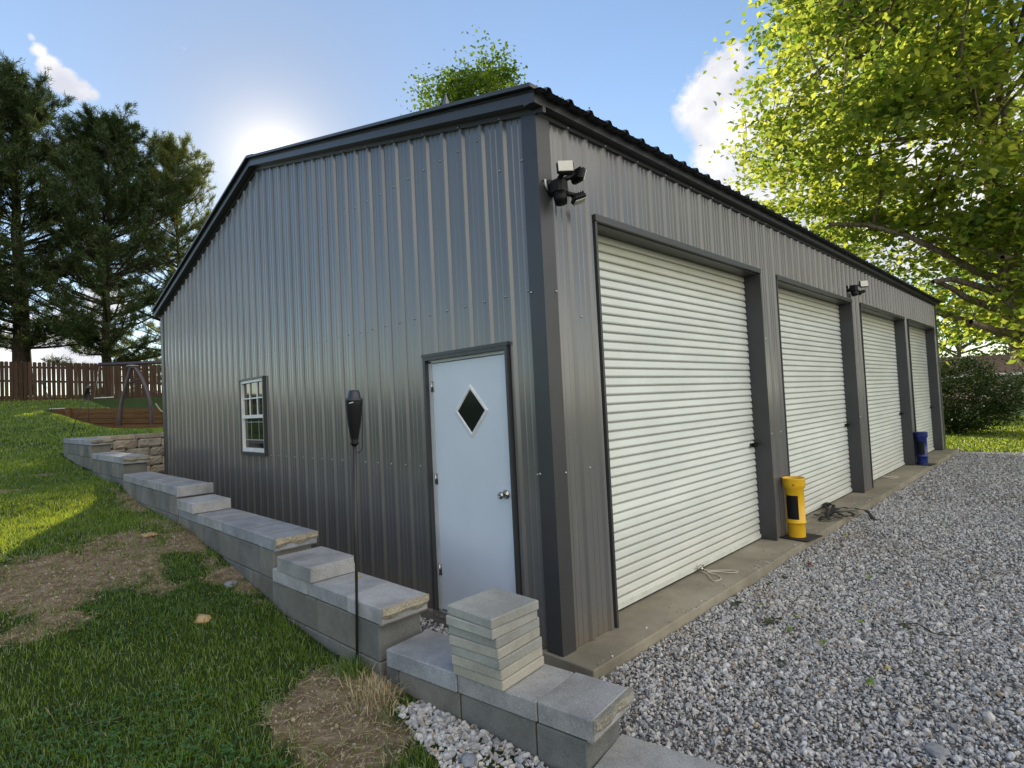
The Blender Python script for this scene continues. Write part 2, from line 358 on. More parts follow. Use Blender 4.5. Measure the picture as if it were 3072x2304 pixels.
PINEB = mk_bark('pine_bark', (.02, .015, .012), (.06, .045, .035)); SYCB = mk_bark('sycamore_bark', (.09, .065, .045), (.30, .24, .18))
YEL = simple('yellow_paint', (.72, .42, .012), .38, 0, .5, .08, 5); BLUE = simple('blue_paint', (.008, .022, .15), .38)
RUBBER = simple('black_rubber', (.014, .014, .016), .7); ROPEM = simple('rope_fibre', (.55, .50, .42), .9); WEB = simple('webbing', (.012, .011, .013), .8)
PIPEG = simple('swing_paint', (.07, .055, .07), .35, .3)

# ------------------------------------------------------------------ terrain
GY = [-30, -6, -3, -1.5, -.65, 0.17, .79, 1.25, 1.56, 2.14, 3.44, 4.12, 5.6, 6.4, 8.3, 12.1, 13.0, 16, 20, 24, 30, 34, 42, 60]
GZ = [-.3, -.14, -.02, .06, .17, .26, .26, .31, .36, .44, .60, .65, .73, .82, .88, 1.03, 1.15, 1.50, 1.95, 2.30, 2.74, 2.2, .4, -2]
def ground_h(x, y):
    x = np.asarray(x, float); y = np.asarray(y, float)
    west = np.interp(y, GY, GZ)
    q = (x - CAM.x) * .7057 + (y - CAM.y) * .7085; lat = (x - CAM.x) * .7085 - (y - CAM.y) * .7057
    west = west + .05 * np.clip(-1.3 - x, 0, 6) * sstep(-2, 3, y) * .4
    west = west + (vnoise(x, y, 1.3) - .5) * .05 + (vnoise(x, y, 5, 3) - .5) * .02
    # raised yard behind the building
    t = sstep(-.7, 1.1, x)
    play = np.where(q < 20.25, 1.46, 2.22 + (q - 20) * .11 - .03 * (lat + 16))
    back = west * (1 - t) + play * t
    back = np.where(q > 20.25, np.maximum(play, west * (1 - t) + play * t), back)
    fall = sstep(27, 40, q); back = back * (1 - fall) - 3.0 * fall
    lower = -.115 + (vnoise(x, y, .8, 5) - .5) * .02
    east = x > 15.6
    lower = np.where(east, -.10 - .002 * (x - 15) + (vnoise(x, y, .3, 8) - .5) * .1, lower)
    h = np.where(x > -1.10, lower, west)
    # near end: the lawn runs down to the drive
    k = sstep(-1.10, -2.2, y); h = np.where((x > -1.35), h, h)
    h = np.where((x <= -1.10), west * 1.0, h)
    h = np.where(y > 12.15, np.where(x < 20, back, np.minimum(back, lower)), h)
    far = sstep(45, 90, np.hypot(x, y)); h = h * (1 - far) + (-3.0 * (y > x * .4) - .4 * (y <= x * .4)) * far
    return h
def dirt_m(x, y):
    g = lambda cx, cy, rx, ry: np.exp(-(((x - cx) / rx) ** 2 + ((y - cy) / ry) ** 2))
    d = 1.0 * g(-2.1, 2.95, .5, .55) + .8 * g(-2.6, 2.75, .45, .6) + .55 * g(-1.7, 3.75, .3, .45) + .7 * g(-1.36, 2.6, .10, 1.2) + 1.2 * g(-1.42, .30, .28, .33) + .8 * g(-1.62, .0, .2, .3) + .5 * g(-2.4, 7.4, .5, .3) + .55 * g(-1.9, 9.2, .9, .35)
    d = d + .8 * g(-1.34, 5.3, .13, 1.0)
    d = d + (vnoise(x, y, 3.5, 1) - .5) * .9 * (d > .1) + (vnoise(x, y, 14, 2) - .5) * .55 * (d > .12)
    return np.clip(d, 0, 1)
def axis(segs):
    o = []
    for a, b, s in segs: o += list(np.arange(a, b, s))
    o.append(segs[-1][1]); return np.array(o)
gx = axis([(-300, -60, 30), (-60, -12, 4), (-12, -5, .5), (-5, -1.16, .06), (-1.16, -1.04, .06), (-1.04, 3, .25), (3, 26, .5), (26, 60, 2), (60, 400, 30)])
gy = axis([(-300, -60, 30), (-60, -10, 4), (-10, -4, .5), (-4, 13.5, .09), (13.5, 36, .3), (36, 60, 2), (60, 400, 30)])
X, Y = np.meshgrid(gx, gy, indexing='ij'); Z = ground_h(X, Y)
nx, ny = X.shape; I = np.arange(nx * ny).reshape(nx, ny)
F = np.stack([I[:-1, :-1], I[1:, :-1], I[1:, 1:], I[:-1, 1:]], -1).reshape(-1, 4)
go = obj_np('ground', np.stack([X, Y, Z], -1).reshape(-1, 3), [F], SOIL, smooth=True); tag(go, kind='structure')
at = go.data.attributes.new('dirt', 'FLOAT', 'POINT'); at.data.foreach_set('value', dirt_m(X, Y).ravel().astype(np.float32))
# gravel drive: sheet over the lower pad
def drive_edge(y): return 15.35 + .25 * np.sin(y * .7) * (y < -.6) - .0 * y
dx = np.arange(-1.08, 15.6, .25); vs = []; fs = []
mbg = MB()
ys = list(np.arange(-16, 0.3, .25))
for i, y in enumerate(ys):
    for x in dx: vs.append((min(x, float(drive_edge(y))) if x < 15.5 else float(drive_edge(y)), y, -.088 + float(vnoise(x, y, 1.1, 4) - .5) * .02))
n_ = len(dx)
for i in range(len(ys) - 1):
    for j in range(n_ - 1): fs.append((i * n_ + j, i * n_ + j + 1, (i + 1) * n_ + j + 1, (i + 1) * n_ + j))
mbg.add(vs, fs, True)
# strip between the block wall and the gable wall
o = len(mbg.v)
mbg.add([(-1.08, .05, -.088), (0.02, .05, -.088), (0.02, 12, -.088), (-1.08, 12, -.088)], [(0, 1, 2, 3)])
mbg.add([(-3.2, -16, -.09), (-1.08, -16, -.09), (-1.08, -2.3, -.09), (-3.2, -4.2, -.09)], [(0, 1, 2, 3)])
tag(mbg.build('gravel_drive', GRAV), kind='structure')

# ------------------------------------------------------------------ garage building
BW, BL, BH, BR = 9.73, 15.19, 3.687, 4.909
SL = (BR - BH) / (BW / 2)
def roofz(y): return BH + SL * (y if y < BW / 2 else BW - y)
bld = thing('garage_building', 'large grey ribbed metal garage with four white roll-up doors and dark trim', 'garage', (0, 0, 0))
def profile(L, pitch=.229, h=.02):
    pts = [(0, 0)]; k = .09
    while k < L - .06:
        for d, e in ((-.033, 0), (-.014, h), (.014, h), (.033, 0), (.075, 0), (.081, .0045), (.089, .0045), (.095, 0), (.134, 0), (.140, .0045), (.148, .0045), (.154, 0)):
            if k + d < L: pts.append((k + d, e))
        k += pitch
    pts.append((L, 0)); return pts
def cut(pts, xs):
    out = list(pts)
    for x in xs:
        for i in range(len(out) - 1):
            if out[i][0] < x < out[i + 1][0]:
                t = (x - out[i][0]) / (out[i + 1][0] - out[i][0]); out.insert(i + 1, (x, out[i][1] + t * (out[i + 1][1] - out[i][1]))); break
    return out
def panel_wall(mb, L, top, opens, P, back=False):
    pts = cut(profile(L), [v for o in opens for v in (o[0], o[1])] + ([BW / 2] if L < 12 else []))
    for (a, ha), (b, hb) in zip(pts[:-1], pts[1:]):
        m = (a + b) / 2; iv = [(0, None)]
        blk = [(o[2], o[3]) for o in opens if o[0] <= m <= o[1]]
        segs = []; z = 0
        for z0, z1 in sorted(blk):
            if z0 > z: segs.append((z, z, z0, z0))
            z = z1
        segs.append((z, z, top(a), top(b)))
        for za, zb, ta, tb in segs:
            q = [P(a, ha, za), P(b, hb, zb), P(b, hb, tb), P(a, ha, ta)]
            mb.add(q, [(0, 1, 2, 3)])
HD = 3.09
DOORS = [(.588, 3.717), (4.216, 7.398), (7.926, 11.282), (11.671, 14.685)]
w = MB()
panel_wall(w, BW, roofz, [(.35, 1.37, 0, 2.135), (4.816, 5.65, 1.206, 2.199)], lambda s, h, z: (-h, s, z))
w.build('wall', SIDING, bld)
w = MB(); panel_wall(w, BL, lambda x: BH, [(a, b, 0, HD) for a, b in DOORS], lambda s, h, z: (s, -h, z)); w.build('wall', SIDING, bld)
w = MB(); panel_wall(w, BW, roofz, [], lambda s, h, z: (BL + h, s, z)); panel_wall(w, BL, lambda x: BH, [], lambda s, h, z: (s, BW + h, z)); w.build('wall', SIDING, bld)
# black box standing in for the dark interior (blocks light through the openings)
w = MB(); w.box((.5, .5, .01), (BL - .3, BW - .3, 3.4)); w.build('interior_light_block', BLACK, bld)
# roof: ribbed sheets on both slopes
EO, RO = .17, .125
def roof_side(front):
    mb = MB(); pts = profile(BL + 2 * RO, h=.028)
    for (a, ha), (b, hb) in zip(pts[:-1], pts[1:]):
        for dz in (0.0, -.012):
            yo = -EO; z0 = BH + .098 - SL * EO * .9; z1 = BR + .098
            A = [(a - RO, yo, z0 + ha + dz), (b - RO, yo, z0 + hb + dz), (b - RO, BW / 2, z1 + hb + dz), (a - RO, BW / 2, z1 + ha + dz)]
            if not front: A = [(x, BW - y, z) for x, y, z in A][::-1]
            mb.add(A, [(0, 1, 2, 3)])
    return mb
rf = roof_side(True).build('roof', ROOFM, bld); roof_side(False).build('roof', ROOFM, bld)
rc = MB(); z = BR + .098
for s in (-1, 1):
    rc.add([(-RO - .01, BW / 2, z + .055), (BL + RO + .01, BW / 2, z + .055), (BL + RO + .01, BW / 2 + s * .2, z + .055 - SL * .2), (-RO - .01, BW / 2 + s * .2, z + .055 - SL * .2)], [(0, 1, 2, 3)])
rc.build('ridge_cap', ROOFM, bld)
# box eave + fascia along the door side and back
def sweep_rake(mb, x0, x1, zlo, zhi):
    for s in (0, 1):
        pts = [(-.0995 if not s else BW + .0995), BW / 2]
        f = lambda y: BH + SL * ((y if not s else BW - y))
        ya, yb = pts; A = f(ya); B = f(yb)
        v = [(x0, ya, A + zlo), (x0, yb, B + zlo), (x0, yb, B + zhi), (x0, ya, A + zhi), (x1, ya, A + zlo), (x1, yb, B + zlo), (x1, yb, B + zhi), (x1, ya, A + zhi)]
        mb.add(v, [(0, 1, 2, 3), (4, 7, 6, 5), (0, 4, 5, 1), (3, 2, 6, 7), (0, 3, 7, 4)])
for a_, b_ in ((-.112, -.001), (BL + .001, BL + .112)): ra = MB(); sweep_rake(ra, a_, b_, .018, .108); ra.build('rake_trim', TRIM, bld)
for a_, b_ in ((-.15, .02), (BL - .02, BL + .15)): ra = MB(); sweep_rake(ra, a_, b_, .112, .138); ra.build('roof_edge_trim', ROOFM, bld)
ra = MB(); sweep_rake(ra, -.030, -.002, -.018, .017); ra.build('frieze_trim', TRIM, bld)
for a_, b_ in ((-.098, -.001), (BW + .001, BW + .098)): ev = MB(); ev.box((-.1135, a_, BH + .002), (BL + .11, b_, BH + .088)); ev.build('fascia', TRIM, bld)
ev = MB(); ev.box((-.028, -.028, BH - .030), (BL + .02, -.002, BH + .0015)); ev.build('frieze_trim', TRIM, bld)
# corner trims
ct = MB()
for cx, cy, sx, sy in ((0, 0, -1, -1), (BL, 0, 1, -1), (0, BW, -1, 1)):
    e = .024
    ct.add([(cx + sx * e, cy + sy * e, 0), (cx + sx * e, cy + sy * e, BH), (cx + sx * e, cy - sy * .115, BH + (.02 if sx < 0 else 0)), (cx + sx * e, cy - sy * .115, 0), (cx - sx * .115, cy + sy * e, BH), (cx - sx * .115, cy + sy * e, 0),
            (cx, cy - sy * .12, 0), (cx, cy - sy * .12, BH), (cx - sx * .12, cy, 0), (cx - sx * .12, cy, BH)],
           [(0, 3, 2, 1), (0, 1, 4, 5), (3, 6, 7, 2), (5, 4, 9, 8)])
    ct.build('corner_trim', TRIM, bld); ct = MB()
# roll-up doors
def rollup(x0, x1):
    dep = .17
    d = MB(); prof = []; z = .03; 
    while z < HD - .06:
        prof += [(z, -.004), (z + .004, .014), (z + .014, .019), (z + .050, .013), (z + .062, .009), (z + .0705, -.004)]; z += .0735
    prof.append((min(z, HD), 0))
    a, b = x0 + .03, x1 - .015
    n = 14; vs = []
    for i in range(n + 1):
        x = a + (b - a) * i / n
        for zz, h in prof: vs.append((x, dep - h - .012 * sin(pi * i / n) * 0 , zz))
    k = len(prof); fs = [(i * k + j, (i + 1) * k + j, (i + 1) * k + j + 1, i * k + j + 1) for i in range(n) for j in range(k - 1)]
    d.add(vs, fs)
    c = d.build('roll_up_door', DOORW, bld)
    bb = MB(); bb.box((a + .01, dep - .03, .018), (b - .01, dep + .01, .05)); bb.box((a + .01, dep - .033, .044), (b - .01, dep - .014, .056)); bb.build('bottom_bar', simple('bar_white', (.60, .62, .57), .4), c)
    rb = MB(); rb.box((a + .01, dep - .02, .001), (b - .01, dep + .005, .0175)); rb.build('rubber_seal', RUBBER, c)
    lt = MB(); zc = 1.085
    lt.box((b - .13, dep - .05, zc - .018), (b + .01, dep - .0155, zc + .018)); lt.tube([(b - .11, dep - .05, zc), (b - .11, dep - .085, zc)], .012, 8); lt.tube([(b - .16, dep - .035, zc - .005), (b - .1, dep - .035, zc - .005)], .008, 6)
    lt.build('latch', BLACK, c)
    lk = MB(); lk.tube([(a + .02, dep - .05, 1.08), (a + .07, dep - .05, 1.08)], .028, 10); lk.box((a + .02, dep - .06, .96), (a + .06, dep - .02, 1.03)); lk.build('lock', BLACK, c)
    # jambs, header
    j = MB()
    j.box((x0, -.03, 0), (x0 + .022, dep + .03, HD - .0505)); j.build('door_jamb', TRIM, bld)
    j = MB(); j.box((x1 - .012, -.03, 0), (x1 + .004, dep + .03, HD - .0505)); j.build('door_jamb', TRIM, bld)
    j = MB(); j.box((x0 - .004, -.040, HD - .05), (x1 + .004, -.003, HD)); j.box((x0 + .0225, -.002, HD - .06), (x1 - .0105, dep + .04, HD - .001)); j.build('door_header', TRIM, bld)
    return c
for a, b in DOORS: rollup(a, b)
# entry door
ed = MB(); y0, y1, zt = .385 + .02, 1.315, 2.075
ed.cbox((-.004, y0, .02), (.03, y1 - .02, zt - .02), .004); edo = ed.build('entry_door', PAINTW, bld)
dm = lambda r: [(.812 - r * .95, 1.65), (.812, 1.65 + r), (.812 + r * .95, 1.65), (.812, 1.65 - r)]
fr = MB(); A = dm(.235); B = dm(.172)
for x, AA, BB in ((-.020, dm(.225), dm(.18)),):
    vs = [(-.0045, y, z) for y, z in dm(.212)] + [(-.013, y, z) for y, z in dm(.202)] + [(-.016, y, z) for y, z in dm(.182)] + [(-.006, y, z) for y, z in dm(.166)]
    fr.add(vs, [(r * 4 + i, r * 4 + (i + 1) % 4, (r + 1) * 4 + (i + 1) % 4, (r + 1) * 4 + i) for r in range(3) for i in range(4)])
fr.build('window_frame', VINYL, edo)
gp = MB(); gp.prism([(y, z) for y, z in dm(.170)], 'x', -.0075, -.0052); gp.build('window_pane', GLASS, edo)
for zh in (.3, 1.05, 1.82):
    hb = MB(); hb.tube([(-.014, y1 - .018, zh), (-.014, y1 - .018, zh + .09)], .007, 8); hb.box((-.0085, y1 - .04, zh), (-.0045, y1 - .019, zh + .09)); hb.build('hinge', STEEL, edo)
kb = MB(); yk, zk = .462, 1.03
Rk = Matrix.Translation((-.0045, yk, zk)) @ Matrix.Rotation(-pi / 2, 4, 'Y')
tmp = MB().lathe((0, 0, 0), [(.001, .0), (.034, 0), (.034, .008), (.016, .014), (.013, .035), (.022, .042), (.027, .055), (.026, .066), (.017, .073), (.009, .074), (.007, .069), (.0005, .069)], 20)
kb.add([Rk @ Vector(v) for v in tmp.v], tmp.f, True); kb.build('door_knob', STEEL, edo)
wf = MB()
for a, b in (((-.008, .372, .0), (.04, y0 - .003, zt)), ((-.008, y1 - .017, .0), (.04, 1.338, zt)), ((-.008, .372, zt - .017 + .003), (.04, 1.338, zt + .03))): wf.box(a, b)
wf.build('door_frame', simple('door_frame_white', (.50, .52, .53), .4), bld)
tf = MB(); tf.box((-.045, .348, 0), (-.0085, .372, 2.1115)); tf.box((-.045, 1.338, 0), (-.0085, 1.366, 2.1115)); tf.box((-.050, .335, 2.112), (-.004, 1.378, 2.138)); tf.box((-.045, .3725, 2.085), (-.0085, 1.3375, 2.1115)); tf.build('door_trim', TRIM, bld)
th = MB(); th.box((-.05, .345, -.03), (.03, 1.365, .018)); th.build('threshold', STEEL, bld)
# gable window
yw0, yw1, zw0, zw1 = 4.816, 5.65, 1.206, 2.199
tw = MB(); 
for a, b in (((-.05, yw0 - .005, zw0 - .03), (-.004, yw0 + .025, zw1 - .0205)), ((-.05, yw1 - .025, zw0 - .03), (-.004, yw1 + .005, zw1 - .0205)), ((-.055, yw0 - .008, zw1 - .020), (-.003, yw1 + .008, zw1 + .004)), ((-.05, yw0 + .0255, zw0 - .03), (-.004, yw1 - .0255, zw0 + .012))): tw.box(a, b)
win = tw.build('window', TRIM, bld)
a0, a1, b0, b1 = yw0 + .026, yw1 - .026, zw0 + .013, zw1 - .021; mid = (b0 + b1) / 2 - .01
vf = MB()
vf.box((-.038, a0, b0), (.02, a0 + .035, b1)); vf.box((-.038, a1 - .035, b0), (.02, a1, b1)); vf.box((-.038, a0 + .0355, b1 - .035), (.02, a1 - .0355, b1)); vf.box((-.038, a0 + .0355, b0), (.02, a1 - .0355, b0 + .05))
vf.box((-.034, a0 + .036, mid - .022), (.015, a1 - .036, mid + .022)); vf.build('window_frame', VINYL, win)
mu = MB()
for k in (1, 2):
    yy = a0 + (a1 - a0) * k / 3; mu.box((-.020, yy - .008, mid + .0225), (-.008, yy + .008, b1 - .0355))
zz = (mid + b1) / 2; mu.box((-.022, a0 + .036, zz - .008), (-.006, a1 - .036, zz + .008)); mu.build('muntin', VINYL, win)
mg = MB(); mg.box((-.004, a0 + .035, b0 + .05), (.004, a1 - .035, b1 - .035)); mg.build('window_pane', GLASS, win)
gm = simple('inner_muntin', (.30, .31, .30), .5)
mu = MB(); l0, l1 = b0 + .09, mid - .05
for k in (1, 2): yy = a0 + (a1 - a0) * k / 3; mu.box((-.0058, yy - .006, l0 + .07), (-.0042, yy + .006, l1))
mu.box((-.0062, a0 + .07, l0 + .06), (-.0045, a1 - .05, l0 + .075)); mu.box((-.0062, a0 + .07, l1 - .03), (-.0045, a1 - .05, l1 - .02)); mu.build('inner_muntin', gm, win)
# screws
sm = MB(); sm.lathe((0, 0, 0), [(.0, .009), (.0055, .0085), (.006, .004), (.0095, .003), (.0095, 0)], 8)
sc0 = None; cnt = 0
def screw(p, axis):
    global sc0, cnt
    if sc0 is None: sc0 = sm.build('screw', ZINC, bld); s = sc0
    else: s = sc0.copy(); COL.objects.link(s); s.parent = bld
    s.location = p; s.rotation_euler = (0, -pi / 2, 0) if axis == 'x' else (pi / 2, 0, 0); cnt += 1
ribs = [.09 + .229 * i for i in range(42)]
for r in ribs[:22]:
    if not (.33 < r + .055 < 1.4): screw((-.0005, r + .055, 1.19), 'x')
    screw((-.0005, r + .055, 2.47), 'x')
for r in ribs[:14]: screw((-.0005, r + .055, 3.71) if r > .35 else (-.0005, r + .055, 3.4), 'x')
for r in ribs[1:12:2]: screw((-.031, r, roofz(r) - .008), 'x')
for r in ribs[1:20:2]: screw((r, -.029, BH - .02), 'y')
for x, zs in ((.4, (1.2, 2.3)), (3.82, (1.2, 2.3)), (4.1, (1.2,)), (7.55, (1.2, 2.3))):
    for z_ in zs: screw((x, -.0005, z_), 'y')
for z_ in (1.2, 2.45): screw((-.0245, .10, z_), 'x'); screw((.10, -.0245, z_), 'y')
# roof vent hood
vent = thing('roof_vent', 'small pyramid shaped grey metal vent on the roof above the entry door', 'roof vent', (.42, 1.46, roofz(1.46) + .12))
vx, vy, vz = vent.location
vm = MB(); r = .12; zt = vz + .43
vm.add([(vx - r, vy - r, vz - .1), (vx + r, vy - r, vz - .1), (vx + r, vy + r, vz), (vx - r, vy + r, vz), (vx, vy, zt)], [(0, 1, 4), (1, 2, 4), (2, 3, 4), (3, 0, 4), (3, 2, 1, 0)]); vm.build('hood', simple('vent_metal', (.16, .17, .19), .4, .6), vent)
vm = MB(); vm.box((vx - .15, vy - .15, vz - .12), (vx + .15, vy + .15, vz - .0)); vm.build('base_flashing', ROOFM, vent)
# concrete apron / slab
sb = MB(); sb.cbox((-.045, -.288, -.14), (15.15, .17, -.003), .006); tag(sb.build('concrete_slab', SLABM), kind='structure')
sb = MB(); sb.cbox((-.045, .18, -.14), (.14, 9.78, -.004), .006); tag(sb.build('slab_edge', SLABM), kind='structure')

# ------------------------------------------------------------------ floodlights
def flood(x, z, label, yaw, first):
    t = thing('security_light', label, 'floodlight', (x, -.02, z), 'black security lights above the roll-up doors')
    def mv(mb, m): 
        o = MB(); o.add([m @ Vector(v) for v in mb.v], mb.f); o.sm = list(mb.sm); return o
    b = MB(); b.lathe((0, 0, 0), [(.0, .0), (.055, 0), (.06, .012), (.06, .03), (.05, .04), (0, .04)], 20)
    mv(b, Matrix.Translation((x, -.0, z)) @ Matrix.Rotation(pi / 2, 4, 'X')).build('mounting_plate', BLACK, t)
    b = MB(); b.cbox((x - .05, -.15, z - .07), (x + .05, -.04, z + .04), .02); b.tube([(x, -.1, z - .06), (x, -.11, z - .13)], [.05, .042], 12); b.build('motion_sensor', BLACK, t)
    heads = ((Vector((x - .05, -.20, z + .075)), yaw, -.30, .058), (Vector((x + .13, -.17, z + .075)), 1.35, .35, .058), (Vector((x + .09, -.19, z - .10)), .9, 1.25, .055)) 
    if not first: heads = ((Vector((x + .17, -.20, z + .06)), yaw, -.15, .066), (Vector((x + .08, -.19, z - .09)), .5, 1.2, .055))
    for c, yw, pt, r in heads:
        m = Matrix.Translation(c) @ Matrix.Rotation(yw, 4, 'Z') @ Matrix.Rotation(pt, 4, 'X')
        h = MB(); h.cbox((-r, -.02, -r * .85), (r, .022, r * .85), .014, m); h.tube([m @ Vector((0, .02, 0)), Vector((x, -.08, c.z * .35 + (z) * .65))], .017, 8)
        for q in range(5): h.box((-r * .7, .022, -r * .6 + q * r * .3), (r * .7, .034, -r * .6 + q * r * .3 + .006), 0, m)
        ho = h.build('lamp_head', BLACK, t)
        l = MB(); l.cbox((-r * .86, -.0245, -r * .72), (r * .86, -.0175, r * .72), .003, m); l.build('lens', LENS, ho)
    cb = MB(); cb.tube([(x - .05, -.03, z - .02), (x - .085, -.05, z + .005), (x - .075, -.04, z + .04), (x - .05, -.02, z + .05)], .007, 6); cb.build('cable', VINYL, t)
flood(.10, 3.17, 'black three-head security light near the building corner', -.75, True)
flood(7.30, 3.26, 'black two-head security light above the second door post', -.9, False)

# ------------------------------------------------------------------ garden block wall
gw = thing('block_wall', 'stepped grey concrete block retaining wall with cap slabs beside the gable', 'retaining wall', (-1.1, 0, 0))
h_b, h_c = .203, .094; z5 = .41
# (name, near end y, far end y, outer x near, outer x far, top z)
LEV = [('s', -1.95, -1.06, -.93, -1.09, z5 - h_b, 0), ('s', -1.09, .17, -1.075, -1.235, z5, 1), ('s', .20, 1.56, -1.235, -1.28, z5 + h_b, 2), ('c', .96, 1.46, -1.275, -1.285, z5 + h_b + .1, 3),
       ('s', 1.54, 3.90, -1.26, -1.27, z5 + 2 * h_b, 4), ('c', 3.28, 3.78, -1.31, -1.31, z5 + 2 * h_b + .1, 5), ('s', 3.92, 6.35, -1.27, -1.29, z5 + 3 * h_b, 6), ('s', 6.60, 8.75, -1.24, -1.27, z5 + 4 * h_b, 7), ('s', 9.20, 12.35, -1.22, -1.24, z5 + 5 * h_b, 8)]
def frame(x0, y0, x1, y1):          # local: u along wall (near->far), v across (outer->inner), w up
    u = Vector((x1 - x0, y1 - y0, 0)); L = u.length; u.normalize(); v = Vector((u.y, -u.x, 0))
    return Matrix(((u.x, v.x, 0, x0), (u.y, v.y, 0, y0), (0, 0, 1, 0), (0, 0, 0, 1))), L
def rough_end(m, u0, v0, v1, z0, z1, seed, under=True):
    r = random.Random(seed); nu, nz = 26, 8; mb = MB(); vs = []
    for i in range(nu + 1):
        for j in range(nz + 1):
            v = v0 + (v1 - v0) * i / nu; f = j / nz; z = z0 + (z1 - z0) * f
            e = 0 if (i in (0, nu) or j == nz) else r.uniform(-.005, .005)
            d = (.006 + e + (max(0, .62 - f) * .085 if under else 0) + .008 * sin(v * 37 + seed))
            vs.append(m @ Vector((u0 - .028 + max(0, d), v, z)))
    fs = [(i * (nz + 1) + j, (i + 1) * (nz + 1) + j, (i + 1) * (nz + 1) + j + 1, i * (nz + 1) + j + 1) for i in range(nu) for j in range(nz)]
    mb.add(vs, fs)
    o = len(mb.v)     # closing strips
    top = [m @ Vector((u0 + .002, v0 + (v1 - v0) * i / nu, z1 + .0)) for i in range(nu + 1)]
    mb.add([vs[i * (nz + 1) + nz] for i in range(nu + 1)] + top, [(i, i + 1, nu + 2 + i, nu + 1 + i) for i in range(nu)])
    for i in (0, nu):
        line = [vs[i * (nz + 1) + j] for j in range(nz + 1)]; bk = [m @ Vector((u0 + .002, v0 if i == 0 else v1, z0 + (z1 - z0) * j / nz)) for j in range(nz + 1)]
        mb.add(line + bk, [(j, j + 1, nz + 2 + j, nz + 1 + j) for j in range(nz)])
    bk = [m @ Vector((u0 + .002, v0 + (v1 - v0) * i / nu, z0)) for i in range(nu + 1)]
    mb.add([vs[i * (nz + 1)] for i in range(nu + 1)] + bk, [(i, i + 1, nu + 2 + i, nu + 1 + i) for i in range(nu)])
    return mb
CUTS = {1: [.28, .75], 2: [.36, .86], 4: [.3, .62, 1.1, 1.6], 6: [.42, .80, 1.15, 1.6, 2.0], 7: [.35, .9, 1.3, 1.8], 8: [.4, .95, 1.4, 1.9, 2.5], 0: [.42]}
WD = .315
for ty, ya, yb, xa, xb, zt, k in LEV:
    m, L = frame(xa, ya, xb, yb); rr = random.Random(k * 5 + 1)
    if ty == 'c':
        c = MB(); c.cbox((0, 0, zt - h_c - .004), (L, WD + .02, zt), .005, m); c.build('cap_stone', CAPM, gw); continue
    cuts = [0] + CUTS[k] + [L]
    rough = k in (1, 2, 4, 7, 8)
    for i, (a, b) in enumerate(zip(cuts[:-1], cuts[1:])):
        c = MB(); j = rr.uniform(-.004, .004)
        if i == 0 and k == 6:
            c.cbox((a + .05, j, zt - h_c), (b - .002, WD, zt), .005, m)
        else: c.cbox((a + .002, j, zt - h_c + .002), (b - .002, WD + j, zt + rr.uniform(-.003, .002)), .006, m)
        co_ = c.build('cap_stone', CAPM, gw)
        if i == 0 and k == 6:
            e = MB(); e.cbox((a - .02, -.008, zt - h_c - .012), (a + .049, WD + .02, zt + .002), .008, m); e.build('end_face', CAPM, co_)
        elif i == 0 and rough: rough_end(m, 0, j + .001, WD + j - .001, zt - h_c, zt - .001, k).build('split_face', SPLIT, co_)
    zb = zt - h_c - .0015; row = 0
    gmin = float(min(ground_h(-1.3, ya), ground_h(-1.3, yb))) - .25
    while zb > max(gmin, -.14):
        z0 = max(zb - h_b + .0015, -.14)
        if zb - z0 < .02: break
        ua = .035 if row == 0 else .035 + (.02 if row < 2 else .1); pos = ua; first = True
        if row: ua = .035
        pos = ua; ub = L - .01 if k == 8 else L + .02
        step = [.26, .44][row % 2]
        while pos < ub - .01:
            nxt = min(ub, pos + (step if first else .445)); first = False
            if ub - nxt < .08: nxt = ub
            c = MB(); j = rr.uniform(-.002, .003); c.cbox((pos + .004, j + .004, z0 + .001), (nxt - .004, WD - .03, zb - .002), .006, m); c.build('block', BLOCK, gw); pos = nxt
        zb -= h_b; row += 1
# rock-faced cross wall behind the building
rw = thing('rock_face_wall', 'tan rock-faced block retaining wall running behind the far gable corner', 'retaining wall', (2, 12.1, 0))
yf = 12.05; zt = z5 + 5 * h_b; r = random.Random(4)
x = -.9
while x < 9:
    n = x + r.uniform(.42, .5); c = MB(); c.cbox((x + .002, yf - .02, zt - h_c), (n - .002, yf + .3, zt), .006); c.build('cap_stone', STONEW, rw); x = n
z = zt - h_c - .002; row = 0
while z > -.1:
    x = -.9 + (.22 if row % 2 else 0); 
    if row % 2: x -= .22 + .0
    off = .23 if row % 2 else .46
    while x < 9:
        n = x + off; off = .455
        nu, nz = 8, 5; vs = []
        for i in range(nu + 1):
            for j in range(nz + 1):
                ed_ = (i in (0, nu) or j in (0, nz)); d = 0 if ed_ else r.uniform(.012, .034)
                vs.append((x + .004 + (n - x - .008) * i / nu, yf - d, z - h_b + .004 + (h_b - .008) * j / nz))
        c = MB(); c.add(vs, [(i * (nz + 1) + j, (i + 1) * (nz + 1) + j, (i + 1) * (nz + 1) + j + 1, i * (nz + 1) + j + 1) for i in range(nu) for j in range(nz)])
        c.box((x + .004, yf + .0, z - h_b + .004), (n - .004, yf + .25, z - .004)); c.build('block', STONEW, rw); x = n
    z -= h_b; row += 1
wb = thing('white_box', 'plain white box standing low between the block wall and garage corner', 'box', (-.42, 11.2, -.08))
c = MB(); c.cbox((-.6, 11.1, .45), (-.28, 11.35, .80), .01); c.build('bin_body', VINYL, wb); c = MB(); c.box((-.5, 11.15, -.088), (-.38, 11.3, .449)); c.build('pedestal', VINYL, wb)

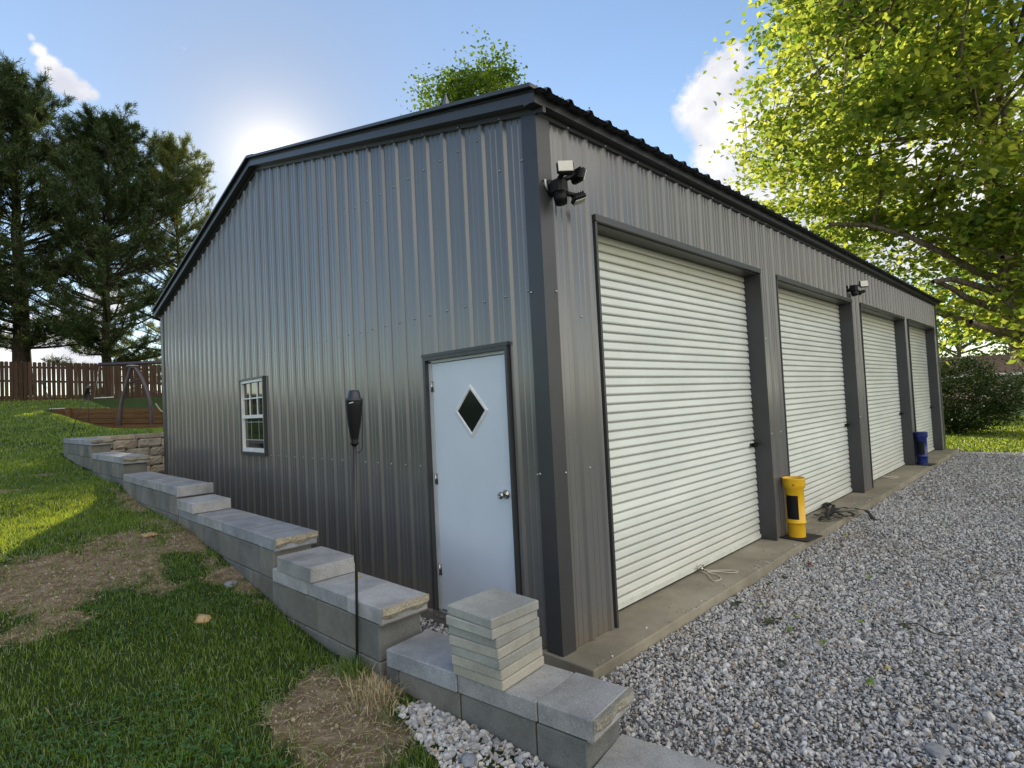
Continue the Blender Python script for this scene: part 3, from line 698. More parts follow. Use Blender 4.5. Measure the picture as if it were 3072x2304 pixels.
# stack of pavers
tops = [(-1.152, -.652, 0.0), (-1.155, -.650, .008), (-1.160, -.648, -.012), (-1.163, -.645, .004), (-1.166, -.640, -.02), (-1.188, -.640, -.05), (-1.192, -.640, -.10)]
names = ['bottom paver of the stack, resting on the wall cap', 'second paver from the bottom of the stack', 'third paver from the bottom of the stack', 'middle paver of the seven-high stack', 'third paver from the top of the stack', 'darker second paver from the top, jutting left', 'top paver of the stack with faint brown stains']
base = Vector((-1.152, -.648, 0)); ang = radians(-8)
p0 = None; PT = .047
for i, (x, y, a) in enumerate(tops):
    if p0 is None:
        c = MB(); c.cbox((0, 0, 0), (.315, .315, PT - .001), .005); p0 = c.build('concrete_paver', PAVER); o = p0
    else: o = p0.copy(); COL.objects.link(o)
    tag(o, names[i], 'paver', 'square concrete pavers stacked on the block wall')
    o.location = (x, y, z5 + .002 + i * PT); o.rotation_euler = (0, 0, radians(6) + a)

# ------------------------------------------------------------------ garden torches
def torch(base, top, label, s=1.0):
    t = thing('garden_torch', label, 'torch', base, 'black garden torches'); B = Vector(base); T = Vector(top); d = (T - B).normalized()
    q = Vector((0, 0, 1)).rotation_difference(d).to_matrix().to_4x4(); m = Matrix.Translation(T) @ q
    def L(prof, name, mat, n=20):
        tmp = MB().lathe((0, 0, 0), [(r * s, z * s) for r, z in prof], n); o = MB(); o.add([m @ Vector(v) for v in tmp.v], tmp.f, True); return o.build(name, mat, t)
    p = MB(); pts = [B + Vector((0, 0, -.12)), B.lerp(T, .35) + Vector((.004, 0, 0)), B.lerp(T, .36), T - d * .31 * s]; p.tube(pts, [.0075 * s, .0085 * s, .0100 * s, .0120 * s], 10); p.build('pole', simple('torch_pole', (.02, .019, .018), .4), t)
    L([(0, -.318), (.012, -.318), (.022, -.305), (.023, -.297), (.018, -.292), (.023, -.27), (.035, -.2), (.044, -.12), (.0475, -.075), (.047, -.058), (0, -.058)], 'body', BLACK)
    L([(.0, -.055), (.052, -.057), (.050, -.05), (.037, -.042), (.033, -.02), (.027, .0), (0, .002)], 'cap', simple('torch_cap', (.03, .03, .045), .4))
    c = MB(); c.tube([m @ Vector((  .050 * s, 0, -.06 * s)), m @ Vector((.052 * s, 0, -.2 * s)), m @ Vector((.048 * s, 0, -.33 * s)), m @ Vector((.03 * s, 0, -.36 * s)), m @ Vector((.012 * s, 0, -.35 * s))], .0025 * s, 5); c.build('chain', BLACK, t)
    c = MB(); 
    for k in range(5): a0 = radians(205 + k * 6); c.add([m @ Vector((.0478 * s * cos(a0 + e), .0478 * s * sin(a0 + e), z * s + .0012 * k)) for e, z in ((0, -.075), (radians(6), -.0738), (radians(6), -.0695), (0, -.071))], [(0, 1, 2, 3)])
    c.build('badge', VINYL, t)
    return t
def above(px, py, x, y):      # height on the vertical line through (x, y) seen at image row py (photo px) - used once to size things
    return None
torch((-1.268, .43, .30), (-1.243, .385, 1.810), 'tall black garden torch standing beside the block wall', 1.0)
torch((-.82, 15.1, 1.40), (-.44, 14.8, 2.66), 'leaning black garden torch behind the far top of the block wall', 1.0)
torch((.16, 19.3, 1.6), (.18, 19.3, 2.93), 'upright black garden torch half hidden behind the leaning torch', 1.0)
torch((-.35, 22.4, 2.02), (-.62, 22.6, 3.25), 'small distant black torch near the left end of the timber wall', 1.0)

# ------------------------------------------------------------------ yellow / blue pipes, mats, straps, ropes
def pipe(x, y, mat, label, cat='pipe'):
    t = thing('pipe_stand', label, 'pipe', (x, y, .012), 'painted pipes standing in front of the garage'); z = .012
    b = MB(); b.lathe((x, y, z), [(.092, 0), (.092, .14), (.097, .15), (.108, .155), (.108, .175), (.10, .18), (.10, .54), (.117, .562), (.120, .60), (.120, .655), (.124, .668), (.116, .668), (.106, .655), (.100, .58), (.092, .4), (.088, .1), (.001, .1)], 36)
    b.build('pipe_body', mat, t)
    p = MB(); ns = 10; a0, a1 = radians(140), radians(218)
    vs = []
    for i in range(ns + 1):
        a = a0 + (a1 - a0) * i / ns
        for zz in (.205, .475): vs.append((x + .1015 * cos(a), y + .1015 * sin(a), z + zz))
    p.add(vs, [(2 * i, 2 * i + 2, 2 * i + 3, 2 * i + 1) for i in range(ns)]); p.build('black_panel', BLACK, t)
    k = MB(); k.tube([(x - .115, y - .035, z + .60), (x - .124, y - .038, z + .60)], .008, 8); k.build('hole', BLACK, t)
    m = MB(); m.cbox((x - .17, y - .20, .001), (x + .20, y + .12, .0115), .003, Matrix.Translation((x, y, 0)) @ Matrix.Rotation(-.12, 4, 'Z') @ Matrix.Translation((-x, -y, 0)))
    return t, m
t, m = pipe(4.00, -.145, YEL, 'yellow pipe with black panel standing between the first two doors'); tag(m.build('rubber_mat', RUBBER), 'square black rubber mat under the yellow pipe', 'mat')
t, m = pipe(11.48, -.13, BLUE, 'blue pipe with dark panel standing before the farthest door'); tag(m.build('rubber_mat', RUBBER), 'dark rubber mat under the blue pipe', 'mat')
def ribbon(pts, wd, th=.004):
    mb = MB(); pts = [Vector(p) for p in pts]; vs = []
    for i, p in enumerate(pts):
        d = (pts[min(i + 1, len(pts) - 1)] - pts[max(i - 1, 0)]); d.z = 0; d.normalize(); s = Vector((-d.y, d.x, .35 * sin(i * 1.3))).normalized() * wd / 2
        for e in (-1, 1):
            vs.append(p + s * e); vs.append(p + s * e + Vector((0, 0, th)))
    n = len(pts); fs = []
    for i in range(n - 1):
        a = 4 * i; b = a + 4; fs += [(a, b, b + 2, a + 2), (a + 1, a + 3, b + 3, b + 1), (a, a + 1, b + 1, b), (a + 2, b + 2, b + 3, a + 3)]
    mb.add(vs, fs, True); return mb
def spl(c, n=6):
    c = [Vector(p) for p in c]; o = []
    for i in range(len(c) - 1):
        p0, p1, p2, p3 = c[max(i - 1, 0)], c[i], c[i + 1], c[min(i + 2, len(c) - 1)]
        for k in range(n):
            t = k / n; o.append(.5 * ((2 * p1) + (p2 - p0) * t + (2 * p0 - 5 * p1 + 4 * p2 - p3) * t * t + (3 * p1 - p0 - 3 * p2 + p3) * t ** 3))
    o.append(c[-1]); return o
st = thing('tie_down_strap', 'tangled black webbing strap lying on the slab at the second door', 'strap', (5.3, -.1, 0))
ribbon(spl([(5.15, .02, .03), (5.35, -.03, .03), (5.55, -.02, .03), (5.75, .07, .05), (5.92, .10, .05), (5.95, .02, .03), (5.6, -.06, .02), (5.3, -.12, .02), (5.1, -.08, .02), (4.98, -.1, .02), (5.02, -.2, .03), (5.2, -.28, .03), (5.3, -.33, .03)]), .045).build('strap_loop', WEB, st)
ribbon(spl([(5.25, -.3, .03), (5.35, -.2, .05), (5.5, -.12, .04), (5.7, -.14, .05), (5.85, -.26, .03), (5.9, -.4, .0), (5.75, -.5, -.06), (5.7, -.6, -.07)]), .045).build('strap_tail', WEB, st)
ribbon(spl([(5.02, -.18, .03), (5.2, -.12, .06), (5.45, -.22, .05), (5.5, -.34, .03), (5.35, -.36, .02)]), .05).build('strap_loop', WEB, st)
c = MB(); c.cbox((5.86, .06, .02), (6.0, .13, .06), .006); c.build('buckle', BLACK, st)
rp = thing('pull_rope', 'looped white pull rope on the slab under the nearest roll-up door', 'rope', (2.15, .1, 0))
c = MB(); c.tube(spl([(2.16, .11, .02), (2.12, .02, .008), (2.02, -.06, .006), (1.98, -.12, .006), (2.08, -.13, .006), (2.16, -.05, .006), (2.18, .05, .012), (2.26, -.04, .008), (2.3, -.14, .006), (2.37, -.16, .006), (2.36, -.08, .006), (2.24, .04, .012), (2.2, .1, .02)]), .0045, 6); c.build('rope_loop', ROPEM, rp)
c = MB(); c.tube([(2.10, .112, .045), (2.14, .10, .06), (2.2, .1, .06), (2.23, .112, .045)], .007, 6); c.tube([(2.15, .1, .05), (2.17, .09, .02)], .016, 8); c.build('handle', STEEL, rp)
rp = thing('pull_rope', 'thin white pull rope on the slab under the third roll-up door', 'rope', (9.2, .1, 0))
c = MB(); c.tube(spl([(9.2, .11, .03), (9.15, .0, .008), (9.3, -.1, .006), (9.5, -.08, .006), (9.35, .03, .01), (9.22, .1, .03)]), .005, 6); c.build('rope_loop', ROPEM, rp)

# ------------------------------------------------------------------ fence
P0 = Vector((-1.40, 29.83, 2.74)); P1 = Vector((3.75, 26.1, 2.36)); fd = Vector((P1.x - P0.x, P1.y - P0.y, 0)); FL = fd.length; fd.normalize(); slope = (P1.z - P0.z) / FL; fn = Vector((fd.y, -fd.x, 0))
fence = thing('picket_fence', 'weathered brown dog-eared picket fence along the top of the lawn', 'fence', P0)
def FP(u, o, z): p = P0 + fd * u + fn * o; return (p.x, p.y, P0.z + slope * u + z)
pk = MB(); u = -7.0; r = random.Random(3)
while u < 12:
    wpk = .142; hh = 1.83 + r.uniform(-.012, .012); tl = r.uniform(-.006, .006)
    poly = [(0, .02), (wpk, .02), (wpk, hh - .03), (wpk - .03, hh), (.03, hh), (0, hh - .03)]
    vs = [FP(u + a + tl * z, .022, z) for a, z in poly] + [FP(u + a + tl * z, 0, z) for a, z in poly]
    pk.add(vs, [tuple(range(6)), tuple(range(6, 12))[::-1]] + [(i, (i + 1) % 6 + 0, 6 + (i + 1) % 6, 6 + i)[::-1] for i in range(6)])
    u += wpk + (r.uniform(.03, .045) if u < 2.4 else r.uniform(.006, .024))
pk.build('picket_panel', FENCEW, fence)
for z0 in (.22, .95, 1.55):
    c = MB(); vs = [FP(a, o, z0 + zz) for a in (-7, 12) for o, zz in ((-.002, 0), (-.04, 0), (-.04, .09), (-.002, .09))]
    c.add(vs, [(0, 1, 2, 3), (7, 6, 5, 4), (0, 4, 5, 1), (1, 5, 6, 2), (2, 6, 7, 3), (3, 7, 4, 0)]); c.build('rail', FENCEW, fence)
for u in np.arange(-6.4, 12, 2.4):
    c = MB(); p = P0 + fd * u + fn * -.09; c.box((p.x - .045, p.y - .045, P0.z + slope * u - .2), (p.x + .045, p.y + .045, P0.z + slope * u + 1.8)); c.build('post', FENCEW, fence)

# timber wall, border, swing set
tw_ = thing('timber_wall', 'reddish brown timber retaining wall below the picket fence', 'retaining wall', (1.2, 21.6, 1.4))
A = Vector((.05, 22.75, 0)); B = Vector((4.6, 18.25, 0)); dd_ = (B - A); TL = dd_.length; dd_.normalize(); nn = Vector((dd_.y, -dd_.x, 0))
def TP(u, o, z): p = A + dd_ * u + nn * o; return Vector((p.x, p.y, z))
tops_ = lambda u: 2.30 - .045 * u
for k in range(5):
    c = MB(); a = -.0; z1 = tops_(0) - k * .185; 
    vs = [TP(u_, o_, tops_(u_) - k * .185 - zz) for u_ in (0, TL) for o_, zz in ((0 - .012 * (k % 2), .004), (0 - .012 * (k % 2), .172), (-.05, .172), (-.05, .004))]
    c.add(vs, [(0, 3, 2, 1), (4, 5, 6, 7), (0, 1, 5, 4), (3, 0, 4, 7), (1, 2, 6, 5), (2, 3, 7, 6)]); c.build('plank', TIMBER, tw_)
for u in (.0, 1.75, 3.45, 5.2):
    c = MB(); p = [TP(u, .004, 0), TP(u + .16, .004, 0), TP(u + .16, .12, 0), TP(u, .12, 0)]; zt_ = tops_(u) + .01
    c.add([(q.x, q.y, 1.3) for q in p] + [(q.x, q.y, zt_) for q in p], [(0, 3, 2, 1), (4, 5, 6, 7), (0, 1, 5, 4), (1, 2, 6, 5), (2, 3, 7, 6), (3, 0, 4, 7)]); c.build('post', TIMBER, tw_)
c = MB(); q = TP(0, 0, 2.3); c.box((q.x - .45, q.y + .1, 2.20), (q.x - .05, q.y + .4, 2.29)); c.box((q.x - .43, q.y + .12, 1.75), (q.x - .07, q.y + .38, 2.199)); c.build('end_post', TIMBER, tw_)
c = MB(); c.box((q.x - .47, q.y + .08, 2.291), (q.x - .03, q.y + .42, 2.32)); c.build('end_cap', simple('grey_cap', (.4, .4, .42), .6), tw_)
bd = thing('timber_border', 'low timber edging board in front of the swing set', 'garden edging', (1.2, 16.5, 1.45))
c = MB(); vs = [Vector((.30, 17.9, 1.45)), Vector((3.4, 14.7, 1.45)), Vector((3.5, 14.8, 1.45)), Vector((.4, 18.0, 1.45))]
c.add(vs + [v + Vector((0, 0, .15)) for v in vs], [(0, 3, 2, 1), (4, 5, 6, 7), (0, 1, 5, 4), (1, 2, 6, 5), (2, 3, 7, 6), (3, 0, 4, 7)]); c.build('board', TIMBER, bd)
c = MB(); c.box((1.42, 15.9, 1.46), (1.47, 15.95, 1.85)); tag(c.build('marker_stake', simple('pale_wood', (.6, .5, .33), .8)), 'short pale stake beside the building corner', 'stake')
sw = thing('swing_set', 'dark metal swing set frame with curved legs', 'swing set', (1.1, 18.8, 1.5))
apex = Vector((1.24, 18.73, 3.57)); bar = Vector((.55, -.835, 0)).normalized()
# legs splay across the bar direction
l1 = Vector((.92, 19.15, 1.48)); l2 = Vector((1.66, 18.45, 1.48))
c = MB(); c.tube(spl([apex, apex.lerp(l1, .3) + Vector((-.03, .03, .04)), apex.lerp(l1, .65) + Vector((-.05, .05, .06)), l1], 5), .055, 10); c.build('leg', PIPEG, sw)
c = MB(); c.tube(spl([apex, apex.lerp(l2, .3) + Vector((.10, -.1, .1)), apex.lerp(l2, .65) + Vector((.12, -.12, .08)), l2], 5), .055, 10); c.build('leg', PIPEG, sw)
c = MB(); c.tube([apex + Vector((-.75, .75, .02)), apex, apex + Vector((3.0, -2.9, -.02))], .06, 10); c.build('top_bar', PIPEG, sw)
c = MB(); c.box((apex.x - .14, apex.y - .14, apex.z - .09), (apex.x + .14, apex.y + .14, apex.z - .065)); c.tube([apex + Vector((0, 0, -.02)), apex + Vector((0, 0, -.14))], .05, 8); c.build('bracket', simple('bracket_grey', (.3, .31, .36), .4), sw)
c = MB(); c.tube([apex.lerp(l1, .33) + Vector((-.02, .02, .03)), apex.lerp(l2, .27) + Vector((.09, -.09, .1))], .02, 8); c.build('brace', PIPEG, sw)
tz = thing('trapeze_bar', 'pale trapeze bar hanging left of the curved legs', 'swing', (.6, 19.3, 2.7))
c = MB(); c.tube([(.36, 19.6, 2.52), (.80, 19.15, 2.52)], .018, 8); c.build('bar', simple('pale_bar', (.5, .52, .5), .5), tz)
for p, q in (((.36, 19.6, 2.52), (.5, 19.47, 3.57)), ((.80, 19.15, 2.52), (.82, 19.13, 3.57))):
    c = MB(); c.tube([p, q], .006, 5); c.build('cord', simple('grey_cord', (.3, .3, .3), .8), tz)
sg = thing('sling_swing', 'slung swing seat hanging near the right curved leg', 'swing', (1.95, 18.0, 1.9))
c = MB(); c.tube(spl([(1.72, 18.1, 2.25), (1.85, 17.98, 2.0), (2.05, 17.8, 1.93), (2.2, 17.6, 2.05), (2.3, 17.5, 2.35)], 5), .022, 6); c.build('seat', simple('dull_seat', (.3, .27, .22), .7), sg)
for p, q in (((1.72, 18.1, 2.25), (1.8, 18.15, 3.55)), ((2.3, 17.5, 2.35), (2.25, 17.7, 3.55))):
    c = MB(); c.tube([p, q], .006, 5); c.build('chain', simple('chain_grey', (.12, .12, .12), .5), sg)

# ------------------------------------------------------------------ foliage
def rand_frames(n, up=None, spread=None):
    a = RNG.normal(size=(n, 3)); a /= np.linalg.norm(a, axis=1)[:, None]
    if up is not None: a = a * spread + up; a /= np.linalg.norm(a, axis=1)[:, None]
    b = RNG.normal(size=(n, 3)); b -= a * (a * b).sum(1)[:, None]; b /= np.linalg.norm(b, axis=1)[:, None]
    return a, b, np.cross(a, b)
LEAF = np.array([(0, 0, 0), (.30, .12, .02), (.52, .42, .05), (.28, .55, .03), (0, 1.0, -.04), (-.28, .55, .03), (-.52, .42, .05), (-.30, .12, .02)])
OVAL = np.array([(0, 0, 0), (.26, .35, .03), (.20, .75, .02), (0, 1, -.03), (-.20, .75, .02), (-.26, .35, .03)])
def leaves(C, size, T=LEAF, droop=.35):
    n = len(C); nrm, a, b = rand_frames(n, np.array([0, 0, 1.]), .9)
    a = a + np.array([0, 0, -droop]); a -= nrm * (a * nrm).sum(1)[:, None]; a /= np.linalg.norm(a, axis=1)[:, None]; b = np.cross(nrm, a)
    s = size * RNG.uniform(.65, 1.25, n)[:, None, None]
    V = C[:, None, :] + s * (b[:, None, :] * T[None, :, 0:1] + a[:, None, :] * T[None, :, 1:2] + nrm[:, None, :] * T[None, :, 2:3])
    k = len(T); Fc = (np.arange(n) * k)[:, None] + np.arange(k)[None]
    return V.reshape(-1, 3), Fc
def grow(mb, p, d, L, r, lvl, tips, rnd, maxl, up=.05, kids=(3, 5), inside=None):
    n = 4; pts = [p.copy()]; q = p.copy(); dd = d.normalized()
    for i in range(n):
        dd = (dd + Vector((rnd.gauss(0, .13), rnd.gauss(0, .13), rnd.gauss(0, .1) + up))).normalized(); q = q + dd * L / n; pts.append(q.copy())
    mb.tube(pts, [r * (1 - .55 * i / n) for i in range(n + 1)], 7 if lvl < 2 else 4, True, False)
    if lvl >= maxl:
        tips += [(pts[i], L) for i in range(1, n + 1)]; return
    if lvl >= maxl - 1: tips.append((pts[-1], L))
    for k in range(rnd.randint(*kids)):
        i = rnd.randint(1, n); s = pts[i]
        if isinstance(inside, Crown) and not inside(s): continue
        ax = Vector((rnd.gauss(0, 1), rnd.gauss(0, 1), rnd.gauss(0, .6))).normalized()
        nd = (dd * rnd.uniform(.5, .9) + ax * .8).normalized()
        if inside and not inside(s + nd * L * .5): nd = (dd * .3 + (inside.c - s).normalized() * .6 + ax * .5).normalized()
        grow(mb, s, nd, L * rnd.uniform(.55, .78), r * .5, lvl + 1, tips, rnd, maxl, up, kids, inside)
def under(x, y, z): return z > 3.0 + .66 * np.maximum((x - 17.9) * -.709 + (y + 1.9) * .703, 0)
class Crown:
    def __init__(s, c, r): s.c = Vector(c); s.r = r
    def __call__(s, p): d = p - s.c; return bool(under(p.x, p.y, p.z)) and (d.x / s.r[0]) ** 2 + (d.y / s.r[1]) ** 2 + (d.z / s.r[2]) ** 2 < 1
class Ell:
    def __init__(s, c, r): s.c = Vector(c); s.r = r
    def __call__(s, p): d = p - s.c; return (d.x / s.r[0]) ** 2 + (d.y / s.r[1]) ** 2 + (d.z / s.r[2]) ** 2 < 1
def crown_points(c, r, nclump, per, cl, seed, hollow=.35, cut=None):
    g = np.random.default_rng(seed); P = []
    d = g.normal(size=(nclump, 3)); d /= np.linalg.norm(d, axis=1)[:, None]; rad = g.uniform(hollow, 1.0, nclump) ** .6
    cc = np.array(c) + d * rad[:, None] * np.array(r)
    if cut is not None: cc = cc[cut(cc)]
    sz = cl * g.uniform(.6, 1.4, len(cc))
    off = g.normal(size=(len(cc), per, 3)) * np.array([1, 1, .55]) * sz[:, None, None] * .5
    return (cc[:, None, :] + off).reshape(-1, 3), cc

SYC = leafmat('sycamore_leaf', (.022, .055, .012), (.10, .155, .026), (.22, .38, .03), (.92, .94, .12), .56, .06)
BUSHL = leafmat('bush_leaf', (.014, .03, .008), (.05, .085, .018), (.02, .05, .006), (.09, .14, .02), .3, .06)
PINEL = leafmat('pine_needle', (.018, .04, .012), (.05, .085, .025), (.05, .085, .015), (.13, .16, .03), .35, .03)
PINEY = leafmat('pine_needle_light', (.06, .085, .02), (.12, .15, .04), (.14, .18, .02), (.34, .34, .05), .45, .03)
FARL = leafmat('far_leaf', (.05, .09, .02), (.11, .17, .035), (.12, .22, .01), (.28, .38, .03), .45, .03)
# the big tree right of the drive
tr = thing('shade_tree', 'large yellow-green broadleaf tree overhanging the far end of the garage', 'tree', (18.1, -2.4, -.1))
rnd = random.Random(21); tk = MB(); tips = []
ell = Crown((18.2, -1.4, 9.2), (7.6, 7.6, 7.3))
trunk_pts = spl([(18.1, -2.4, -.2), (17.9, -2.1, 1.4), (17.34, -1.53, 2.74), (17.2, -1.45, 4.2), (17.0, -1.3, 6.0), (16.65, -1.14, 8.87), (16.3, -.9, 10.4), (16.2, -.5, 12.5), (16.4, -.2, 15)], 4)
nn_ = len(trunk_pts); tk.tube(trunk_pts, [max(.05, .42 - .37 * (i / nn_)) for i in range(nn_)], 12, True, False)
for k in range(30):
    i = rnd.randint(int(nn_ * .22), nn_ - 2); p = trunk_pts[i]; a = rnd.uniform(0, 2 * pi)
    if k % 3 == 0: a = rnd.uniform(radians(100), radians(200))
    d = Vector((cos(a), sin(a), rnd.uniform(.1, .65))); grow(tk, p, d, rnd.uniform(2.8, 4.6), .14 * (1 - .5 * i / nn_), 1, tips, rnd, 3, .03, (3, 4), ell)
grow(tk, Vector((17.3, -1.5, 5.6)), Vector((-.45, .75, .22)), 4.6, .12, 1, tips, rnd, 3, .02, (4, 5), ell)
T = np.array([t[0][:] for t in tips]); g = np.random.default_rng(5)
T = T[(g.random(len(T)) < .92) & under(T[:, 0], T[:, 1], T[:, 2] + .3)]
per = 34; C1 = (T[:, None, :] + g.normal(size=(len(T), per, 3)) * np.array([.27, .27, .18])).reshape(-1, 3)
C2, _ = crown_points((18.6, -1.5, 9.2), (7.9, 7.7, 7.4), 430, 66, .74, 8, .5)
C2 = C2[under(C2[:, 0], C2[:, 1], C2[:, 2])]
m3 = 74; l3 = g.uniform(-3.2, 2.1, m3); f3 = g.uniform(-2.2, 1.6, m3); z3 = g.uniform(2.6, 5.6, m3) - .25 * np.abs(f3)
c3 = np.stack([17.9 - .709 * l3 + .705 * f3, -1.9 + .703 * l3 + .708 * f3, z3], 1)
C3 = (c3[:, None, :] + g.normal(size=(m3, 60, 3)) * np.array([.30, .30, .34])).reshape(-1, 3)
m4 = 84; l4 = g.uniform(1.2, 7.0, m4); f4 = g.uniform(-3.0, 2.0, m4); z4 = 3.35 + .66 * l4 + g.uniform(0, 1.7, m4)
c4 = np.stack([17.9 - .709 * l4 + .705 * f4, -1.9 + .703 * l4 + .708 * f4, z4], 1)
C3 = np.concatenate([C3, (c4[:, None, :] + g.normal(size=(m4, 64, 3)) * np.array([.30, .30, .2])).reshape(-1, 3)])
for p in list(c3[::2]) + list(c4[::2]):
    q = Vector(p); tk_s = q + Vector((g.uniform(-.4, .4), g.uniform(-.4, .4), g.uniform(.8, 1.4)))
    tk.tube([tk_s, tk_s.lerp(q, .5) + Vector((.1, 0, .05)), q], [.018, .012, .006], 4, True, False)
tk.build('trunk', SYCB, tr)
Cc = np.concatenate([C1, C2, C3]); 
def pxy(Cn):
    d = Cn - np.array(CAM[:]); zf = d @ np.array(FW[:]); return 1536 + 1692.8 * (d @ np.array(RT[:])) / zf, 1152 - 1692.8 * (d @ np.array(UP[:])) / zf
Cc = Cc[(Cc[:, 2] > 2.0)]
Cc = Cc[~((Cc[:, 0] < 15.6) & (Cc[:, 1] > -.5) & (Cc[:, 2] < 5.6))]
Cc = Cc[np.linalg.norm(Cc[:, :2] - np.array([CAM.x, CAM.y]), axis=1) > 14.2]
Cc = np.concatenate([Cc, C1[(C1[:, 2] > 2.0) & ~((C1[:, 0] < 15.6) & (C1[:, 1] > -.5) & (C1[:, 2] < 4.6)) & (np.linalg.norm(C1[:, :2] - np.array([CAM.x, CAM.y]), axis=1) <= 14.2)]])
if len(Cc) > 115000: Cc = Cc[g.permutation(len(Cc))[:115000]]
V, Fc = leaves(Cc, .168); obj_np('crown', V, [Fc], SYC, tr)
def broadleaf(label, base, c, r, ncl, per, cl, lsize, mat, seed, tr_=.15, hollow=.3, name='broadleaf_tree', extra=()):
    t = thing(name, label, 'tree', base); rn = random.Random(seed); mb = MB(); tp = []
    mb.tube(spl([base, Vector(base).lerp(Vector(c), .5) + Vector((rn.uniform(-.2, .2), 0, 0)), Vector(c) + Vector((0, 0, r[2] * .5))], 4), [tr_ * 1.2] + [tr_ * (1 - .1 * i) for i in range(8)], 8, True, False)
    e = Ell(c, r)
    for k in range(9):
        a = rn.uniform(0, 2 * pi); grow(mb, Vector(base).lerp(Vector(c), rn.uniform(.6, 1.1)), Vector((cos(a), sin(a), rn.uniform(.1, .9))), r[0] * .7, tr_ * .4, 1, tp, rn, 2, .08, (2, 3), e)
    mb.build('trunk', SYCB, t)
    P, _ = crown_points(c, r, ncl, per, cl, seed, hollow)
    for cc, rr_, n_ in extra:
        P2, _ = crown_points(cc, rr_, n_, per, cl, seed + 9, .2); P = np.concatenate([P, P2])
    V, Fc = leaves(P, lsize); obj_np('crown', V, [Fc], mat, t); return t
broadleaf('yellow-green tree crown rising behind the garage roof', (13.6, 14.3, -.1), (13.35, 14.4, 13.6), (1.55, 1.55, 3.3), 190, 60, .7, .14, FARL, 31, .2,
          extra=(((12.1, 15.6, 14.4), (1.0, 1.0, 2.2), 45), ((14.5, 13.3, 13.6), (.7, .7, 1.8), 26)))

# pines
def pine(base, H, R, label, seed, mat=PINEL, z0f=.12, dens=1.0, tr_=.36, lean=(0, 0), lowstart=3.0):
    t = thing('pine_tree', label, 'tree', base, 'pine trees beyond the fence'); rn = random.Random(seed); mb = MB(); B = Vector(base); tuft = []; dirs = []
    top = B + Vector((lean[0], lean[1], H)); n = 12
    pts = [B.lerp(top, i / n) + Vector((rn.gauss(0, .05), rn.gauss(0, .05), 0)) for i in range(n + 1)]
    mb.tube(pts, [tr_ * (1 - .93 * (i / n) ** .9) for i in range(n + 1)], 9, True, False)
    z = lowstart
    while z < H - .3:
        f = z / H
        rad = rn.uniform(.72, 1.2) * R * (min(1, .55 + f * 1.6) if f < .3 else 1) * (1 - max(0, f - .5) / .5) ** .5
        for k in range(rn.randint(4, 6)):
            a = rn.uniform(0, 2 * pi); L = rad * rn.uniform(.55, 1.15) + .25; c = B.lerp(top, f) + Vector((0, 0, rn.uniform(-.2, .2)))
            el = -.12 + f * .75 + rn.uniform(-.12, .15); d = Vector((cos(a), sin(a), el)).normalized()
            m = 6; bp = [c]; 
            for i in range(m): d = (d + Vector((rn.gauss(0, .06), rn.gauss(0, .06), .05 + .06 * f))).normalized(); bp.append(bp[-1] + d * L / m)
            mb.tube(bp, [max(.012, .06 * L / R * (1 - i / (m + .5))) for i in range(m + 1)], 4, True, False)
            for i in range(2, m + 1):
                for q in range(int(rn.randint(3, 4) * dens * (1 + .3 * (i > 3)))):
                    s = bp[i - 1].lerp(bp[i], rn.random()); sd = (d + Vector((rn.gauss(0, .7), rn.gauss(0, .7), rn.gauss(.12, .25)))).normalized(); l = rn.uniform(.25, .8) * (.5 + L / R * .6)
                    e = s + sd * l; mb.tube([s, e], [.012, .006], 3, False, False)
                    for w_ in (.3, .55, .8, 1.0): tuft.append(s.lerp(e, w_)[:]); dirs.append(sd[:])
            tuft.append(bp[-1][:]); dirs.append(d[:])
        z += rn.uniform(.28, .5) * (1.1 - .3 * f)
    for k in range(8): tuft.append((top.x + rn.gauss(0, .08), top.y + rn.gauss(0, .08), top.z - rn.uniform(-.2, .5))); dirs.append((0, 0, 1))
    mb.build('trunk', PINEB, t)
    P = np.array(tuft); D = np.array(dirs); nb = 9; n = len(P)
    P = np.repeat(P, nb, 0) + RNG.normal(size=(n * nb, 3)) * .05; D = np.repeat(D, nb, 0)
    a = D * .75 + RNG.normal(size=(n * nb, 3)) * .62 + np.array([0, 0, .18]); a /= np.linalg.norm(a, axis=1)[:, None]
    b = np.cross(a, RNG.normal(size=(n * nb, 3))); b /= np.linalg.norm(b, axis=1)[:, None]
    Ln = RNG.uniform(.12, .26, n * nb)[:, None]; w_ = .014
    V = np.stack([P - b * w_, P + b * w_, P + a * Ln + b * w_ * .3, P + a * Ln - b * w_ * .3], 1).reshape(-1, 3)
    Fc = (np.arange(n * nb) * 4)[:, None] + np.arange(4)[None]
    obj_np('crown', V, [Fc], mat, t); return len(P)
pine((-.26, 34.2, 1.2), 17.6, 5.0, 'thick-trunked dark pine at the left edge beyond the fence', 1, tr_=.5, lean=(-.3, 0), lowstart=4.2, dens=1.35)
pine((2.55, 31.6, 1.0), 15.9, 4.9, 'middle dark pine with slender trunk beyond the fence', 2, tr_=.27, lean=(.5, .3), lowstart=3.6, dens=1.35)
pine((6.3, 33.2, 0.4), 16.9, 4.3, 'airy smaller pine nearest the garage roof edge', 3, PINEY, tr_=.2, lean=(.3, .4), dens=.6, lowstart=2.0)
pine((9.2, 34.8, 0.4), 12.6, 3.0, 'backlit pine mostly hidden behind the garage gable slope', 4, PINEY, tr_=.18, dens=.5, lowstart=2)
pine((-4.3, 33.6, 1.2), 15.6, 5.0, 'dark pine cut off by the left edge of the photo', 6, tr_=.34, lowstart=4.6)

